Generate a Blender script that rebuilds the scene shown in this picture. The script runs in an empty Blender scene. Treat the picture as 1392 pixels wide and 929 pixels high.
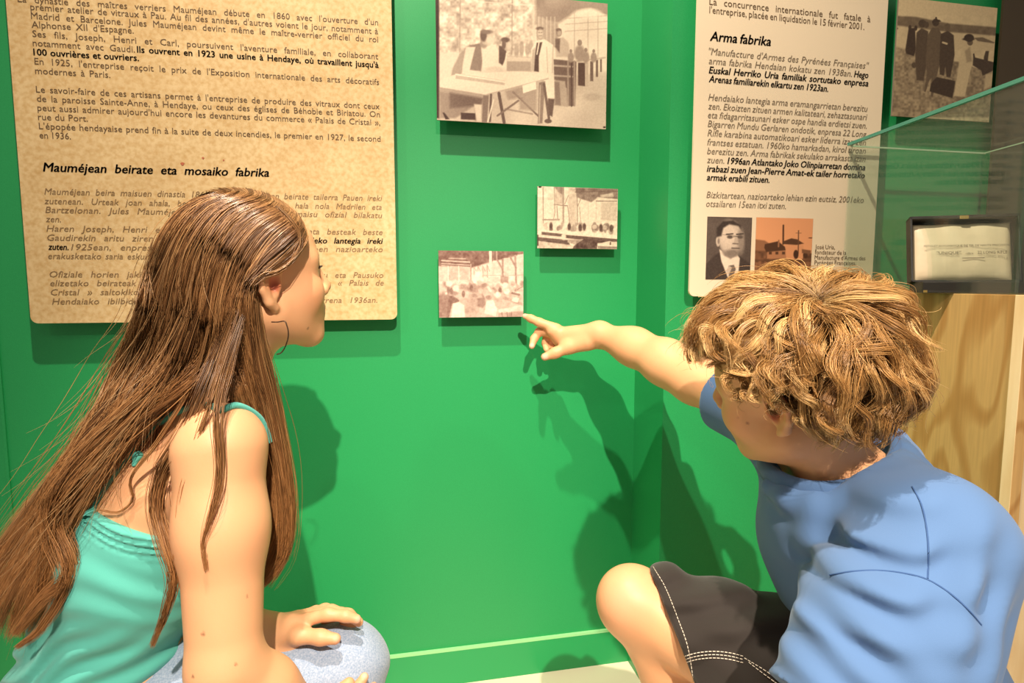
import bpy, math
import numpy as np
from mathutils import Vector, Matrix

sc = bpy.context.scene
COL = sc.collection
rng = np.random.default_rng(7)

# ------------------------------------------------------------------ camera
F_PX, CX, CY = 800.0, 696.0, 464.5
CAM_H = 1.0
YAW = math.radians(11.5)
PITCH = math.atan(76.5 / F_PX)
FW = np.array([math.sin(YAW) * math.cos(PITCH), math.cos(YAW) * math.cos(PITCH), -math.sin(PITCH)])
RT = np.array([math.cos(YAW), -math.sin(YAW), 0.0])
UP = np.cross(RT, FW)
CAM = np.array([0.0, 0.0, CAM_H])
cam_d = bpy.data.cameras.new('camera')
cam_d.sensor_width = 36.0
cam_d.lens = 36.0 * F_PX / 1392.0
cam_d.clip_start = 0.02
cam = bpy.data.objects.new('camera', cam_d)
COL.objects.link(cam)
cam.matrix_world = Matrix(((RT[0], UP[0], -FW[0], CAM[0]), (RT[1], UP[1], -FW[1], CAM[1]),
                           (RT[2], UP[2], -FW[2], CAM[2]), (0, 0, 0, 1)))
sc.camera = cam

# ------------------------------------------------------------------ world, lamps, exposure
sc.view_settings.view_transform = 'Standard'
sc.view_settings.look = 'None'
sc.view_settings.exposure = 0.0
sc.view_settings.gamma = 1.0
sc.view_settings.use_curve_mapping = False
world = bpy.data.worlds.new('gallery_ambience')
sc.world = world
world.use_nodes = True
wb = world.node_tree.nodes['Background']
wb.inputs[0].default_value = (1.0, 0.88, 0.74, 1)
wb.inputs[1].default_value = 0.30


def spot(name, loc, aim, watt, angle, blend, rad, col=(1.0, 0.86, 0.69)):
    d = bpy.data.lights.new(name, 'SPOT')
    d.energy = watt; d.spot_size = math.radians(angle); d.spot_blend = blend
    d.shadow_soft_size = rad; d.color = col
    o = bpy.data.objects.new(name, d); COL.objects.link(o)
    o.location = loc
    o.rotation_euler = (Vector(aim) - Vector(loc)).to_track_quat('-Z', 'Y').to_euler()
    return o


spot('ceiling_spot', (-0.16, 0.38, 3.0), (0.30, 1.25, 0.75), 315, 90, 1.0, 0.022)
spot('ceiling_spot', (0.09, -1.7, 3.0), (0.20, 1.4, 0.12), 820, 34, 1.0, 0.025)
spot('ceiling_spot', (-1.35, -0.7, 2.7), (0.45, 1.0, 0.75), 45, 60, 1.0, 0.06)


# ------------------------------------------------------------------ helpers
def P(x, y, d):
    """place seen at photo position (x, y), d metres out along the view axis -> world point"""
    return CAM + d * (FW + RT * (x - CX) / F_PX - UP * (y - CY) / F_PX)


def on_wall(x, y, Y):
    r = FW + RT * (x - CX) / F_PX - UP * (y - CY) / F_PX
    return CAM + r * (Y / r[1])


def to_px(p):
    q = np.asarray(p) - CAM
    d = q @ FW
    return CX + F_PX * (q @ RT) / d, CY - F_PX * (q @ UP) / d


def s2l(c):
    c = np.asarray(c, float)
    return np.where(c <= 0.04045, c / 12.92, ((c + 0.055) / 1.055) ** 2.4)


def rgb(r, g, b):
    return tuple(s2l(np.array([r, g, b]) / 255.0)) + (1.0,)


def mat(name, col, rough=0.6, spec=0.5, **kw):
    m = bpy.data.materials.new(name); m.use_nodes = True
    b = m.node_tree.nodes['Principled BSDF']
    b.inputs['Base Color'].default_value = col
    b.inputs['Roughness'].default_value = rough
    b.inputs['Specular IOR Level'].default_value = spec
    for k, v in kw.items():
        b.inputs[k].default_value = v
    return m


def nd(m, t, **kw):
    n = m.node_tree.nodes.new(t)
    for k, v in kw.items():
        setattr(n, k, v)
    return n


def lk(m, a, b):
    m.node_tree.links.new(a, b)


def bsdf(m):
    return m.node_tree.nodes['Principled BSDF']


def add_bump(m, scale, strength, dist=0.002, detail=4, coord='Object', stretch=None):
    tc = nd(m, 'ShaderNodeTexCoord'); n = nd(m, 'ShaderNodeTexNoise'); b = nd(m, 'ShaderNodeBump')
    n.inputs['Scale'].default_value = scale; n.inputs['Detail'].default_value = detail
    b.inputs['Strength'].default_value = strength; b.inputs['Distance'].default_value = dist
    if stretch:
        mp = nd(m, 'ShaderNodeMapping'); mp.inputs['Scale'].default_value = stretch
        lk(m, tc.outputs[coord], mp.inputs[0]); lk(m, mp.outputs[0], n.inputs['Vector'])
    else:
        lk(m, tc.outputs[coord], n.inputs['Vector'])
    lk(m, n.outputs['Fac'], b.inputs['Height']); lk(m, b.outputs[0], bsdf(m).inputs['Normal'])
    return n, b


def mottle(m, c1, c2, scale, detail=6, lo=0.35, hi=0.65, stretch=None):
    """base colour wanders between two tones by noise"""
    tc = nd(m, 'ShaderNodeTexCoord'); n = nd(m, 'ShaderNodeTexNoise'); r = nd(m, 'ShaderNodeValToRGB')
    n.inputs['Scale'].default_value = scale; n.inputs['Detail'].default_value = detail
    r.color_ramp.elements[0].position = lo; r.color_ramp.elements[1].position = hi
    r.color_ramp.elements[0].color = c1; r.color_ramp.elements[1].color = c2
    if stretch:
        mp = nd(m, 'ShaderNodeMapping'); mp.inputs['Scale'].default_value = stretch
        lk(m, tc.outputs['Object'], mp.inputs[0]); lk(m, mp.outputs[0], n.inputs['Vector'])
    else:
        lk(m, tc.outputs['Object'], n.inputs['Vector'])
    lk(m, n.outputs['Fac'], r.inputs[0]); lk(m, r.outputs[0], bsdf(m).inputs['Base Color'])
    return r


def vcol(m, name='tone', mult=None):
    a = nd(m, 'ShaderNodeVertexColor'); a.layer_name = name
    lk(m, a.outputs['Color'], bsdf(m).inputs['Base Color'])
    return a


def mesh_obj(name, verts, faces, m, parent=None, smooth=True, color=None):
    me = bpy.data.meshes.new(name)
    verts = np.asarray(verts, np.float32); nv = len(verts)
    if isinstance(faces, np.ndarray):
        k = faces.shape[1]; nf = len(faces)
        me.vertices.add(nv); me.vertices.foreach_set('co', verts.ravel())
        me.loops.add(nf * k); me.loops.foreach_set('vertex_index', faces.astype(np.int32).ravel())
        me.polygons.add(nf)
        me.polygons.foreach_set('loop_start', np.arange(0, nf * k, k, dtype=np.int32))
        me.polygons.foreach_set('loop_total', np.full(nf, k, np.int32))
    else:
        me.from_pydata([tuple(map(float, v)) for v in verts], [], faces)
    me.update(calc_edges=True); me.validate()
    me.polygons.foreach_set('use_smooth', np.full(len(me.polygons), smooth))
    if color is not None:
        c = np.ones((nv, 4), np.float32); c[:, :3] = color
        a = me.color_attributes.new('tone', 'FLOAT_COLOR', 'POINT')
        a.data.foreach_set('color', c.ravel())
    if m is not None:
        me.materials.append(m)
    o = bpy.data.objects.new(name, me); COL.objects.link(o)
    if parent is not None:
        o.parent = parent
    return o


def thing(name, label, cat, loc, group=None):
    o = bpy.data.objects.new(name, None); COL.objects.link(o)
    o.location = loc; o.empty_display_size = 0.05
    return tag(o, label, cat, group)


def tag(o, label, cat, group=None):
    o['label'] = label; o['category'] = cat
    if group: o['group'] = group
    return o


def struct(o):
    o['kind'] = 'structure'
    return o


def keep_world(o, parent):
    """parent without moving (parents here are unrotated empties)"""
    o.parent = parent
    o.matrix_parent_inverse = Matrix.Translation(-Vector(parent.location))
    return o


def prism(poly, z0, z1, bevel=0.0):
    """vertical prism over a plan polygon -> verts, faces"""
    n = len(poly)
    v = [(x, y, z0) for x, y in poly] + [(x, y, z1) for x, y in poly]
    f = [list(range(n))[::-1], list(range(n, 2 * n))] + [[i, (i + 1) % n, n + (i + 1) % n, n + i] for i in range(n)]
    return v, f


def box_vf(x0, y0, z0, x1, y1, z1):
    return prism([(x0, y0), (x1, y0), (x1, y1), (x0, y1)], z0, z1)


def bevel_mod(o, w, seg=2):
    b = o.modifiers.new('bevel', 'BEVEL'); b.width = w; b.segments = seg; b.limit_method = 'ANGLE'
    return o


def solid(name, vf, m, parent=None, bevel=0.0, smooth=False):
    o = mesh_obj(name, vf[0], vf[1], m, None, smooth)
    if parent is not None: keep_world(o, parent)
    if bevel: bevel_mod(o, bevel)
    return o


# ------------------------------------------------------------------ the room
YA, YB, XC = 1.398, 1.235, 0.605       # back wall, projecting wall, inner corner
green = mat('green_wall_paint', (0.004, 0.275, 0.072, 1), 0.46, 0.5)
mottle(green, (0.010, 0.275, 0.078, 1), (0.017, 0.325, 0.096, 1), 900, 3)
add_bump(green, 700, 0.12, 0.0006, 3)
struct(solid('wall_back', box_vf(-2.6, YA, 0, XC, YA + 0.1, 3.0), green))
struct(solid('wall_return', box_vf(XC, YB + 0.0, 0, XC + 0.06, YA + 0.1, 3.0), green))
struct(solid('wall_right', box_vf(XC + 0.06, YB, 0, 2.9, YB + 0.1, 3.0), green))
bb = mat('green_baseboard_paint', (0.012, 0.31, 0.09, 1), 0.35)
edge = mat('pale_green_lit_edge', rgb(150, 215, 150), 0.5)  # light caught by the baseboard's top ledge, put into the colour
for nm, a in (('baseboard_back', (-2.6, YA - 0.006, 0, XC - 0.006, YA, 0.09)),
              ('baseboard_return', (XC - 0.006, YB - 0.006, 0, XC, YA, 0.09)),
              ('baseboard_right', (XC, YB - 0.006, 0, 2.9, YB, 0.09))):
    o = struct(solid(nm, box_vf(*a), bb))
    e = solid('top_edge', box_vf(a[0], a[1] - 0.0005, a[5] - 0.001, a[3], a[4], a[5] + 0.006), edge)
    e.parent = o
struct(solid('trim_1', box_vf(-0.803, YA - 0.004, 0.09, -0.797, YA, 3.0), green))
tile = mat('pale_floor_tile', rgb(232, 218, 190), 0.4)
tc = nd(tile, 'ShaderNodeTexCoord'); br = nd(tile, 'ShaderNodeTexBrick')
br.offset = 0.0; br.inputs['Scale'].default_value = 1.0
br.inputs['Brick Width'].default_value = 0.6; br.inputs['Row Height'].default_value = 0.6
br.inputs['Mortar Size'].default_value = 0.004
br.inputs['Color1'].default_value = rgb(236, 224, 198); br.inputs['Color2'].default_value = rgb(230, 216, 190)
br.inputs['Mortar'].default_value = rgb(190, 172, 140)
mp = nd(tile, 'ShaderNodeMapping'); mp.inputs['Location'].default_value = (-0.02, 0.03, 0)
lk(tile, tc.outputs['Object'], mp.inputs[0]); lk(tile, mp.outputs[0], br.inputs['Vector'])
lk(tile, br.outputs['Color'], bsdf(tile).inputs['Base Color'])
struct(solid('floor', box_vf(-2.6, -2.4, -0.05, 2.9, YA + 0.1, 0.0), tile))


# ------------------------------------------------------------------ writing
def text_mesh(lines, plane_y, shear=0.0):
    """lines: (runs, px0, py0, px1, py1, cap_height_m); runs = [(text, bold)]; laid on the plane Y = plane_y"""
    V, Fc = [], []
    base = 0
    dg = bpy.context.evaluated_depsgraph_get()

    def glyphs(txt, size, bold, ws):
        cu = bpy.data.curves.new('t', 'FONT')
        cu.body = txt; cu.size = size; cu.shear = shear; cu.space_word = ws
        cu.resolution_u = 2
        ob = bpy.data.objects.new('t', cu)
        COL.objects.link(ob)
        me = ob.to_mesh()
        n = len(me.vertices)
        co = np.zeros(n * 3, np.float32); me.vertices.foreach_get('co', co); co = co.reshape(-1, 3)
        fs = [list(p.vertices) for p in me.polygons]
        ob.to_mesh_clear(); bpy.data.objects.remove(ob); bpy.data.curves.remove(cu)
        if bold:        # heavier strokes: the same letters again, a hair to either side
            sh = np.array([size * .022, 0, 0], np.float32); sv = np.array([0, size * .012, 0], np.float32)
            parts = [co - sh, co + sh, co + sv, co - sv]
            fs = [[i + k * n for i in f] for k in range(4) for f in fs]; co = np.concatenate(parts)
        return co, fs

    for runs, x0, y0, x1, y1, cap in lines:
        a = on_wall(x0, y0, plane_y); b = on_wall(x1, y1, plane_y)
        W = b[0] - a[0]
        size = cap / 0.66

        def layout(ws):
            out = []; pen = 0.0; gap = size * 0.26 * ws
            for txt, bold in runs:
                co, fs = glyphs(txt, size, bold, ws)
                if not len(co): continue
                x_min = co[:, 0].min()
                co = co.copy(); co[:, 0] += pen - x_min
                pen = co[:, 0].max() + gap
                out.append((co, fs))
            return out, pen - gap
        o1, w1 = layout(1.0); o2, w2 = layout(2.0)
        ws = 1.0; sx = 1.0
        if abs(w2 - w1) > 1e-6:
            ws = 1.0 + (W - w1) / (w2 - w1)
            if ws < 0.75 or ws > 2.6:
                ws = min(max(ws, 0.75), 2.6)
        out, w = layout(ws)
        sx = W / w
        for co, fs in out:
            p = np.zeros_like(co)
            t = co[:, 0] * sx / W
            p[:, 0] = a[0] + co[:, 0] * sx
            p[:, 1] = plane_y
            p[:, 2] = a[2] + (b[2] - a[2]) * t + co[:, 1]
            V.append(p); Fc += [[i + base for i in f] for f in fs]; base += len(p)
    return np.concatenate(V), Fc


def text_obj(name, lines, plane_y, m, parent, shear=0.0):
    # a fresh block wherever the line spacing jumps or the margin breaks
    blocks, last = [], None
    for ln in lines:
        if last is not None and abs(ln[2] - last[2]) < 1.65 * 12.6 and abs(ln[1] - last[1]) < 14: blocks[-1].append(ln)
        else: blocks.append([ln])
        last = ln
    for b in blocks:
        v, f = text_mesh(b, plane_y, shear)
        keep_world(mesh_obj(name, v, f, m, None, False), parent)


# ------------------------------------------------------------------ painted prints (per-vertex tones)
def vnoise(x, y, s, seed):
    r = np.random.default_rng(seed).random((64, 64))
    u, v = x / s, y / s
    iu, iv = np.floor(u).astype(int), np.floor(v).astype(int)
    fu, fv = u - iu, v - iv
    fu = fu * fu * (3 - 2 * fu); fv = fv * fv * (3 - 2 * fv)
    g = lambda i, j: r[i % 64, j % 64]
    return (g(iu, iv) * (1 - fu) * (1 - fv) + g(iu + 1, iv) * fu * (1 - fv) + g(iu, iv + 1) * (1 - fu) * fv + g(iu + 1, iv + 1) * fu * fv)


class Pic:
    """a small sepia painter; tone t in 0..1 maps from dark to light ink"""
    def __init__(s, x, y, dark, light, base=0.8):
        s.x, s.y = x, y; s.t = np.full(x.shape, base); s.dark, s.light = np.array(dark) / 255., np.array(light) / 255.
        s.over = []

    def put(s, m, t, a=1.0):
        m = np.clip(m * a, 0, 1); s.t = s.t * (1 - m) + t * m

    def poly(s, pts, t, soft=6.0, a=1.0):
        pts = np.array(pts, float); n = len(pts)
        ins = np.zeros(s.x.shape, bool); dm = np.full(s.x.shape, 1e9)
        for i in range(n):
            (ax, ay), (bx, by) = pts[i], pts[(i + 1) % n]
            c = (ay > s.y) != (by > s.y)
            ins ^= c & (s.x < (bx - ax) * (s.y - ay) / (by - ay + 1e-12) + ax)
            dx, dy = bx - ax, by - ay
            k = np.clip(((s.x - ax) * dx + (s.y - ay) * dy) / (dx * dx + dy * dy + 1e-9), 0, 1)
            dm = np.minimum(dm, np.hypot(s.x - ax - k * dx, s.y - ay - k * dy))
        sd = np.where(ins, -dm, dm)
        s.put(np.clip(0.5 - sd / soft, 0, 1), t, a)

    def ell(s, cx, cy, rx, ry, t, soft=0.2, a=1.0, rot=0.0):
        c, q = math.cos(rot), math.sin(rot)
        dx, dy = s.x - cx, s.y - cy
        r = np.hypot((dx * c + dy * q) / rx, (-dx * q + dy * c) / ry)
        s.put(np.clip((1 + soft / 2 - r) / soft, 0, 1), t, a)

    def line(s, pts, w, t, a=1.0, soft=4.0):
        for (ax, ay), (bx, by) in zip(pts[:-1], pts[1:]):
            dx, dy = bx - ax, by - ay
            k = np.clip(((s.x - ax) * dx + (s.y - ay) * dy) / (dx * dx + dy * dy + 1e-9), 0, 1)
            d = np.hypot(s.x - ax - k * dx, s.y - ay - k * dy)
            s.put(np.clip((w / 2 - d) / soft + 0.5, 0, 1), t, a)

    def noise(s, sc_, amp, seed, mask=None):
        n = (vnoise(s.x, s.y, sc_, seed) - 0.5) * 2 * amp
        s.t = s.t + (n if mask is None else n * mask)

    def rgb(s):
        t = np.clip(s.t, 0, 1)[..., None]
        return s2l(s.dark * (1 - t) + s.light * t)


def print_card(name, corners, plane_y, thick, res, painter, parent, m, rim=(0.25, 0.2, 0.15), px_map=None):
    """flat printed card in plane Y=plane_y (front) from world corners (x0,z0,x1,z1); painter gets crop coordinates"""
    x0, z0, x1, z1 = corners
    nx = max(8, int((x1 - x0) / res)); nz = max(8, int((z1 - z0) / res))
    gx, gz = np.meshgrid(np.linspace(x0, x1, nx), np.linspace(z0, z1, nz), indexing='ij')
    W = np.stack([gx, np.full_like(gx, plane_y), gz], -1)
    q = W - CAM; d = q @ FW
    sx, sy = CX + F_PX * (q @ RT) / d, CY - F_PX * (q @ UP) / d
    ox, oy, k = px_map
    pic = painter((sx - ox) * k, (sy - oy) * k)
    v = W.reshape(-1, 3); c = pic.rgb().reshape(-1, 3)
    I = np.arange(nx * nz).reshape(nx, nz)
    f = np.stack([I[:-1, :-1], I[1:, :-1], I[1:, 1:], I[:-1, 1:]], -1).reshape(-1, 4)
    b = [(x0, plane_y, z0), (x1, plane_y, z0), (x1, plane_y, z1), (x0, plane_y, z1)]
    bb_ = b + [(p[0], plane_y + thick, p[2]) for p in b]
    n0 = len(v)
    f2 = np.array([[4, 7, 6, 5], [0, 4, 5, 1], [1, 5, 6, 2], [2, 6, 7, 3], [3, 7, 4, 0]]) + n0
    v = np.concatenate([v, bb_]); c = np.concatenate([c, np.tile(rim, (8, 1))])
    o = mesh_obj(name, v, np.concatenate([f, f2]), m, None, False, c)
    if parent is not None: keep_world(o, parent)
    return o


def rounded_plate(x0, z0, x1, z1, r, y, thick, seg=6):
    pts = []
    for cx, cz, a0 in ((x1 - r, z1 - r, 0), (x0 + r, z1 - r, 90), (x0 + r, z0 + r, 180), (x1 - r, z0 + r, 270)):
        for i in range(seg + 1):
            a = math.radians(a0 + 90 * i / seg); pts.append((cx + r * math.cos(a), cz + r * math.sin(a)))
    n = len(pts)
    v = [(p[0], y, p[1]) for p in pts] + [(p[0], y + thick, p[1]) for p in pts]
    f = [list(range(n)), list(range(n, 2 * n))[::-1]] + [[i, n + i, n + (i + 1) % n, (i + 1) % n] for i in range(n)]
    return v, f
# ------------------------------------------------------------------ parchment panel (back wall)
SO_A = 0.042                                  # stand-off of the panels from the wall
yp = YA - SO_A
ink = mat('brown_printing_ink', rgb(92, 68, 42), 0.6)
ink_bold = mat('dark_printing_ink', rgb(48, 34, 22), 0.6)
ink_soft = mat('faded_printing_ink', rgb(128, 100, 66), 0.6)
mount_m = mat('dark_mount_block', rgb(40, 60, 40), 0.7)


def wl(x, y, Y=None):
    p = on_wall(x, y, yp if Y is None else Y); return p[0], p[2]


parch = mat('mottled_parchment_print', rgb(226, 196, 146), 0.5, 0.3)
tcn = nd(parch, 'ShaderNodeTexCoord')
n1 = nd(parch, 'ShaderNodeTexNoise'); n1.inputs['Scale'].default_value = 9; n1.inputs['Detail'].default_value = 8; n1.inputs['Roughness'].default_value = 0.7
n2 = nd(parch, 'ShaderNodeTexNoise'); n2.inputs['Scale'].default_value = 110; n2.inputs['Detail'].default_value = 6
n3 = nd(parch, 'ShaderNodeTexNoise'); n3.inputs['Scale'].default_value = 14; n3.inputs['Detail'].default_value = 2
r1 = nd(parch, 'ShaderNodeValToRGB'); r1.color_ramp.elements[0].position = 0.3; r1.color_ramp.elements[1].position = 0.7
r1.color_ramp.elements[0].color = rgb(206, 176, 128); r1.color_ramp.elements[1].color = rgb(222, 196, 150)
r2 = nd(parch, 'ShaderNodeValToRGB'); r2.color_ramp.elements[0].position = 0.3; r2.color_ramp.elements[1].position = 0.6
r2.color_ramp.elements[0].color = rgb(228, 212, 184); r2.color_ramp.elements[1].color = (1, 1, 1, 1)
r3 = nd(parch, 'ShaderNodeValToRGB'); r3.color_ramp.elements[0].position = 0.74; r3.color_ramp.elements[1].position = 0.80
r3.color_ramp.elements[0].color = (1, 1, 1, 1); r3.color_ramp.elements[1].color = rgb(190, 130, 96)
mx = nd(parch, 'ShaderNodeMix', data_type='RGBA', blend_type='MULTIPLY'); mx.inputs[0].default_value = 0.8
mx2 = nd(parch, 'ShaderNodeMix', data_type='RGBA', blend_type='MULTIPLY'); mx2.inputs[0].default_value = 0.8
for n in (n1, n2, n3): lk(parch, tcn.outputs['Object'], n.inputs['Vector'])
lk(parch, n1.outputs[0], r1.inputs[0]); lk(parch, n2.outputs[0], r2.inputs[0]); lk(parch, n3.outputs[0], r3.inputs[0])
lk(parch, r1.outputs[0], mx.inputs[6]); lk(parch, r2.outputs[0], mx.inputs[7])
lk(parch, mx.outputs[2], mx2.inputs[6]); lk(parch, r3.outputs[0], mx2.inputs[7])
lk(parch, mx2.outputs[2], bsdf(parch).inputs['Base Color'])

xl, zb = wl(42, 440); xr, _ = wl(540, 433)
panel = thing('information_panel', 'large tan parchment-look information panel on the green wall behind the girl', 'information panel', (0.5 * (xl + xr), yp, zb))
solid('board', rounded_plate(xl, zb, xr, 1.78, 0.014, yp, 0.006), parch, panel)
solid('mount', box_vf(xl + 0.1, yp + 0.006, zb + 0.12, xr - 0.1, YA, 1.6), mount_m, panel)


def L(x0, y0, x1, y1, cap, *runs, k=2.486, ox=0, oy=0):
    rr = []
    for r in runs:
        rr.append((r[1:], True) if r.startswith('*') else (r, False))
    return (rr, ox + x0 / k, oy + y0 / k, ox + x1 / k, oy + y1 / k, cap)


c = 0.0118
text_obj('french_paragraph', [
    L(60, 6, 1278, 85, c, "La dynastie des maîtres verriers Mauméjean débute en 1860 avec l'ouverture d'un"),
    L(103, 33, 1278, 115, c, "premier atelier de vitraux à Pau. Au fil des années, d'autres voient le jour, notamment à"),
    L(105, 63, 1278, 143, c, "Madrid et Barcelone. Jules Mauméjean devint même le maître-verrier officiel du roi"),
    L(107, 93, 452, 113, c, "Alphonse XII d'Espagne."),
    L(110, 124, 1278, 200, c, "Ses fils, Joseph, Henri et Carl, poursuivent l'aventure familiale, en collaborant"),
    L(111, 155, 456, 177, c, "notamment avec Gaudi."),
    L(117, 217, 1281, 287, c, "En 1925, l'entreprise reçoit le prix de l'Exposition internationale des arts décoratifs"),
    L(119, 249, 373, 263, c, "modernes à Paris."),
    L(122, 312, 1283, 369, c, "Le savoir-faire de ces artisans permet à l'entreprise de produire des vitraux dont ceux"),
    L(125, 343, 1284, 396, c, "de la paroisse Sainte-Anne, à Hendaye, ou ceux des églises de Béhobie et Biriatou. On"),
    L(127, 374, 1285, 424, c, "peut aussi admirer aujourd'hui encore les devantures du commerce « Palais de Cristal »,"),
    L(129, 405, 297, 411, c, "rue du Port."),
    L(132, 436, 1286, 479, c, "L'épopée hendayaise prend fin à la suite de deux incendies, le premier en 1927, le second"),
    L(134, 467, 240, 471, c, "en 1936.")], yp - 0.0006, ink, panel)
text_obj('bold_sentence', [
    L(463, 177, 1280, 229, c, "*Ils ouvrent en 1923 une usine à Hendaye, où travaillent jusqu'à"),
    L(113, 186, 470, 206, c, "*100 ouvrières et ouvriers.")], yp - 0.0006, ink_bold, panel)
text_obj('heading', [L(145, 82, 910, 100, 0.0165, "*Mauméjean beirate eta mosaiko fabrika", oy=200)], yp - 0.0006, ink_bold, panel, 0.2)
text_obj('basque_paragraph', [
    L(150, 160, 1292, 182, c, "Mauméjean beira maisuen dinastia 1860an hasi zen, lehen beirate tailerra Pauen ireki", oy=200),
    L(150, 192, 1290, 212, c, "zutenean. Urteak joan ahala, beste batzuk ireki zituzten, hala nola Madrilen eta", oy=200),
    L(153, 222, 1292, 240, c, "Bartzelonan. Jules Mauméjean Espainiako erregearen maisu ofizial bilakatu", oy=200),
    L(155, 253, 206, 254, c, "zen.", oy=200),
    L(157, 285, 1293, 297, c, "Haren Joseph, Henri eta Carl semeek jarraitu zuten, eta besteak beste", oy=200),
    L(160, 316, 640, 320, c, "Gaudirekin aritu ziren lanean.", oy=200),
    L(240, 348, 1294, 355, c, "1925ean, enpresak saria jaso zuen Arte Modernoen nazioarteko", oy=200),
    L(163, 378, 560, 380, c, "erakusketako saria eskuratuz.", oy=200),
    L(168, 440, 1296, 442, c, "Ofiziale horien jakituriari esker, Santa Ana, Hendaia, Biriatu eta Pausuko", oy=200),
    L(170, 470, 1297, 468, c, "elizetako beirateak egin zituzten, baita ere Portuko karrikako « Palais de", oy=200),
    L(172, 501, 600, 499, c, "Cristal » saltokiko leihoak.", oy=200),
    L(176, 532, 1275, 526, c, "Hendaiako ibilbidea bi suteren ondoren bukatu zen, azkarrena 1936an.", oy=200)],
    yp - 0.0006, ink_soft, panel, 0.22)
text_obj('bold_basque_sentence', [
    L(655, 322, 1295, 327, c, "*1923an Hendaian ehun langileko lantegia ireki", oy=200),
    L(163, 347, 232, 348, c, "*zuten.", oy=200)], yp - 0.0006, ink_bold, panel, 0.22)
for (sx, sy, rr) in ((248, 223, 0.0035), (276, 215, 0.0022), (304, 218, 0.0016)):
    q = on_wall(sx, sy, yp - 0.0005)
    pts = [(q[0] + rr * math.cos(a) * (1 + 0.3 * math.sin(3 * a)), yp - 0.0005, q[2] + rr * math.sin(a)) for a in np.linspace(0, 2 * math.pi, 14, endpoint=False)]
    st = mesh_obj('ink_stain', pts, [list(range(14))], mat('reddish_stain', rgb(176, 96, 66), 0.7), None, False)
    keep_world(st, panel)

# ------------------------------------------------------------------ old photographs
card_m = mat('sepia_photo_print', (1, 1, 1, 1), 0.45, 0.3)
vcol(card_m)
SEP_D, SEP_L = (50, 28, 24), (240, 222, 196)


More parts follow.
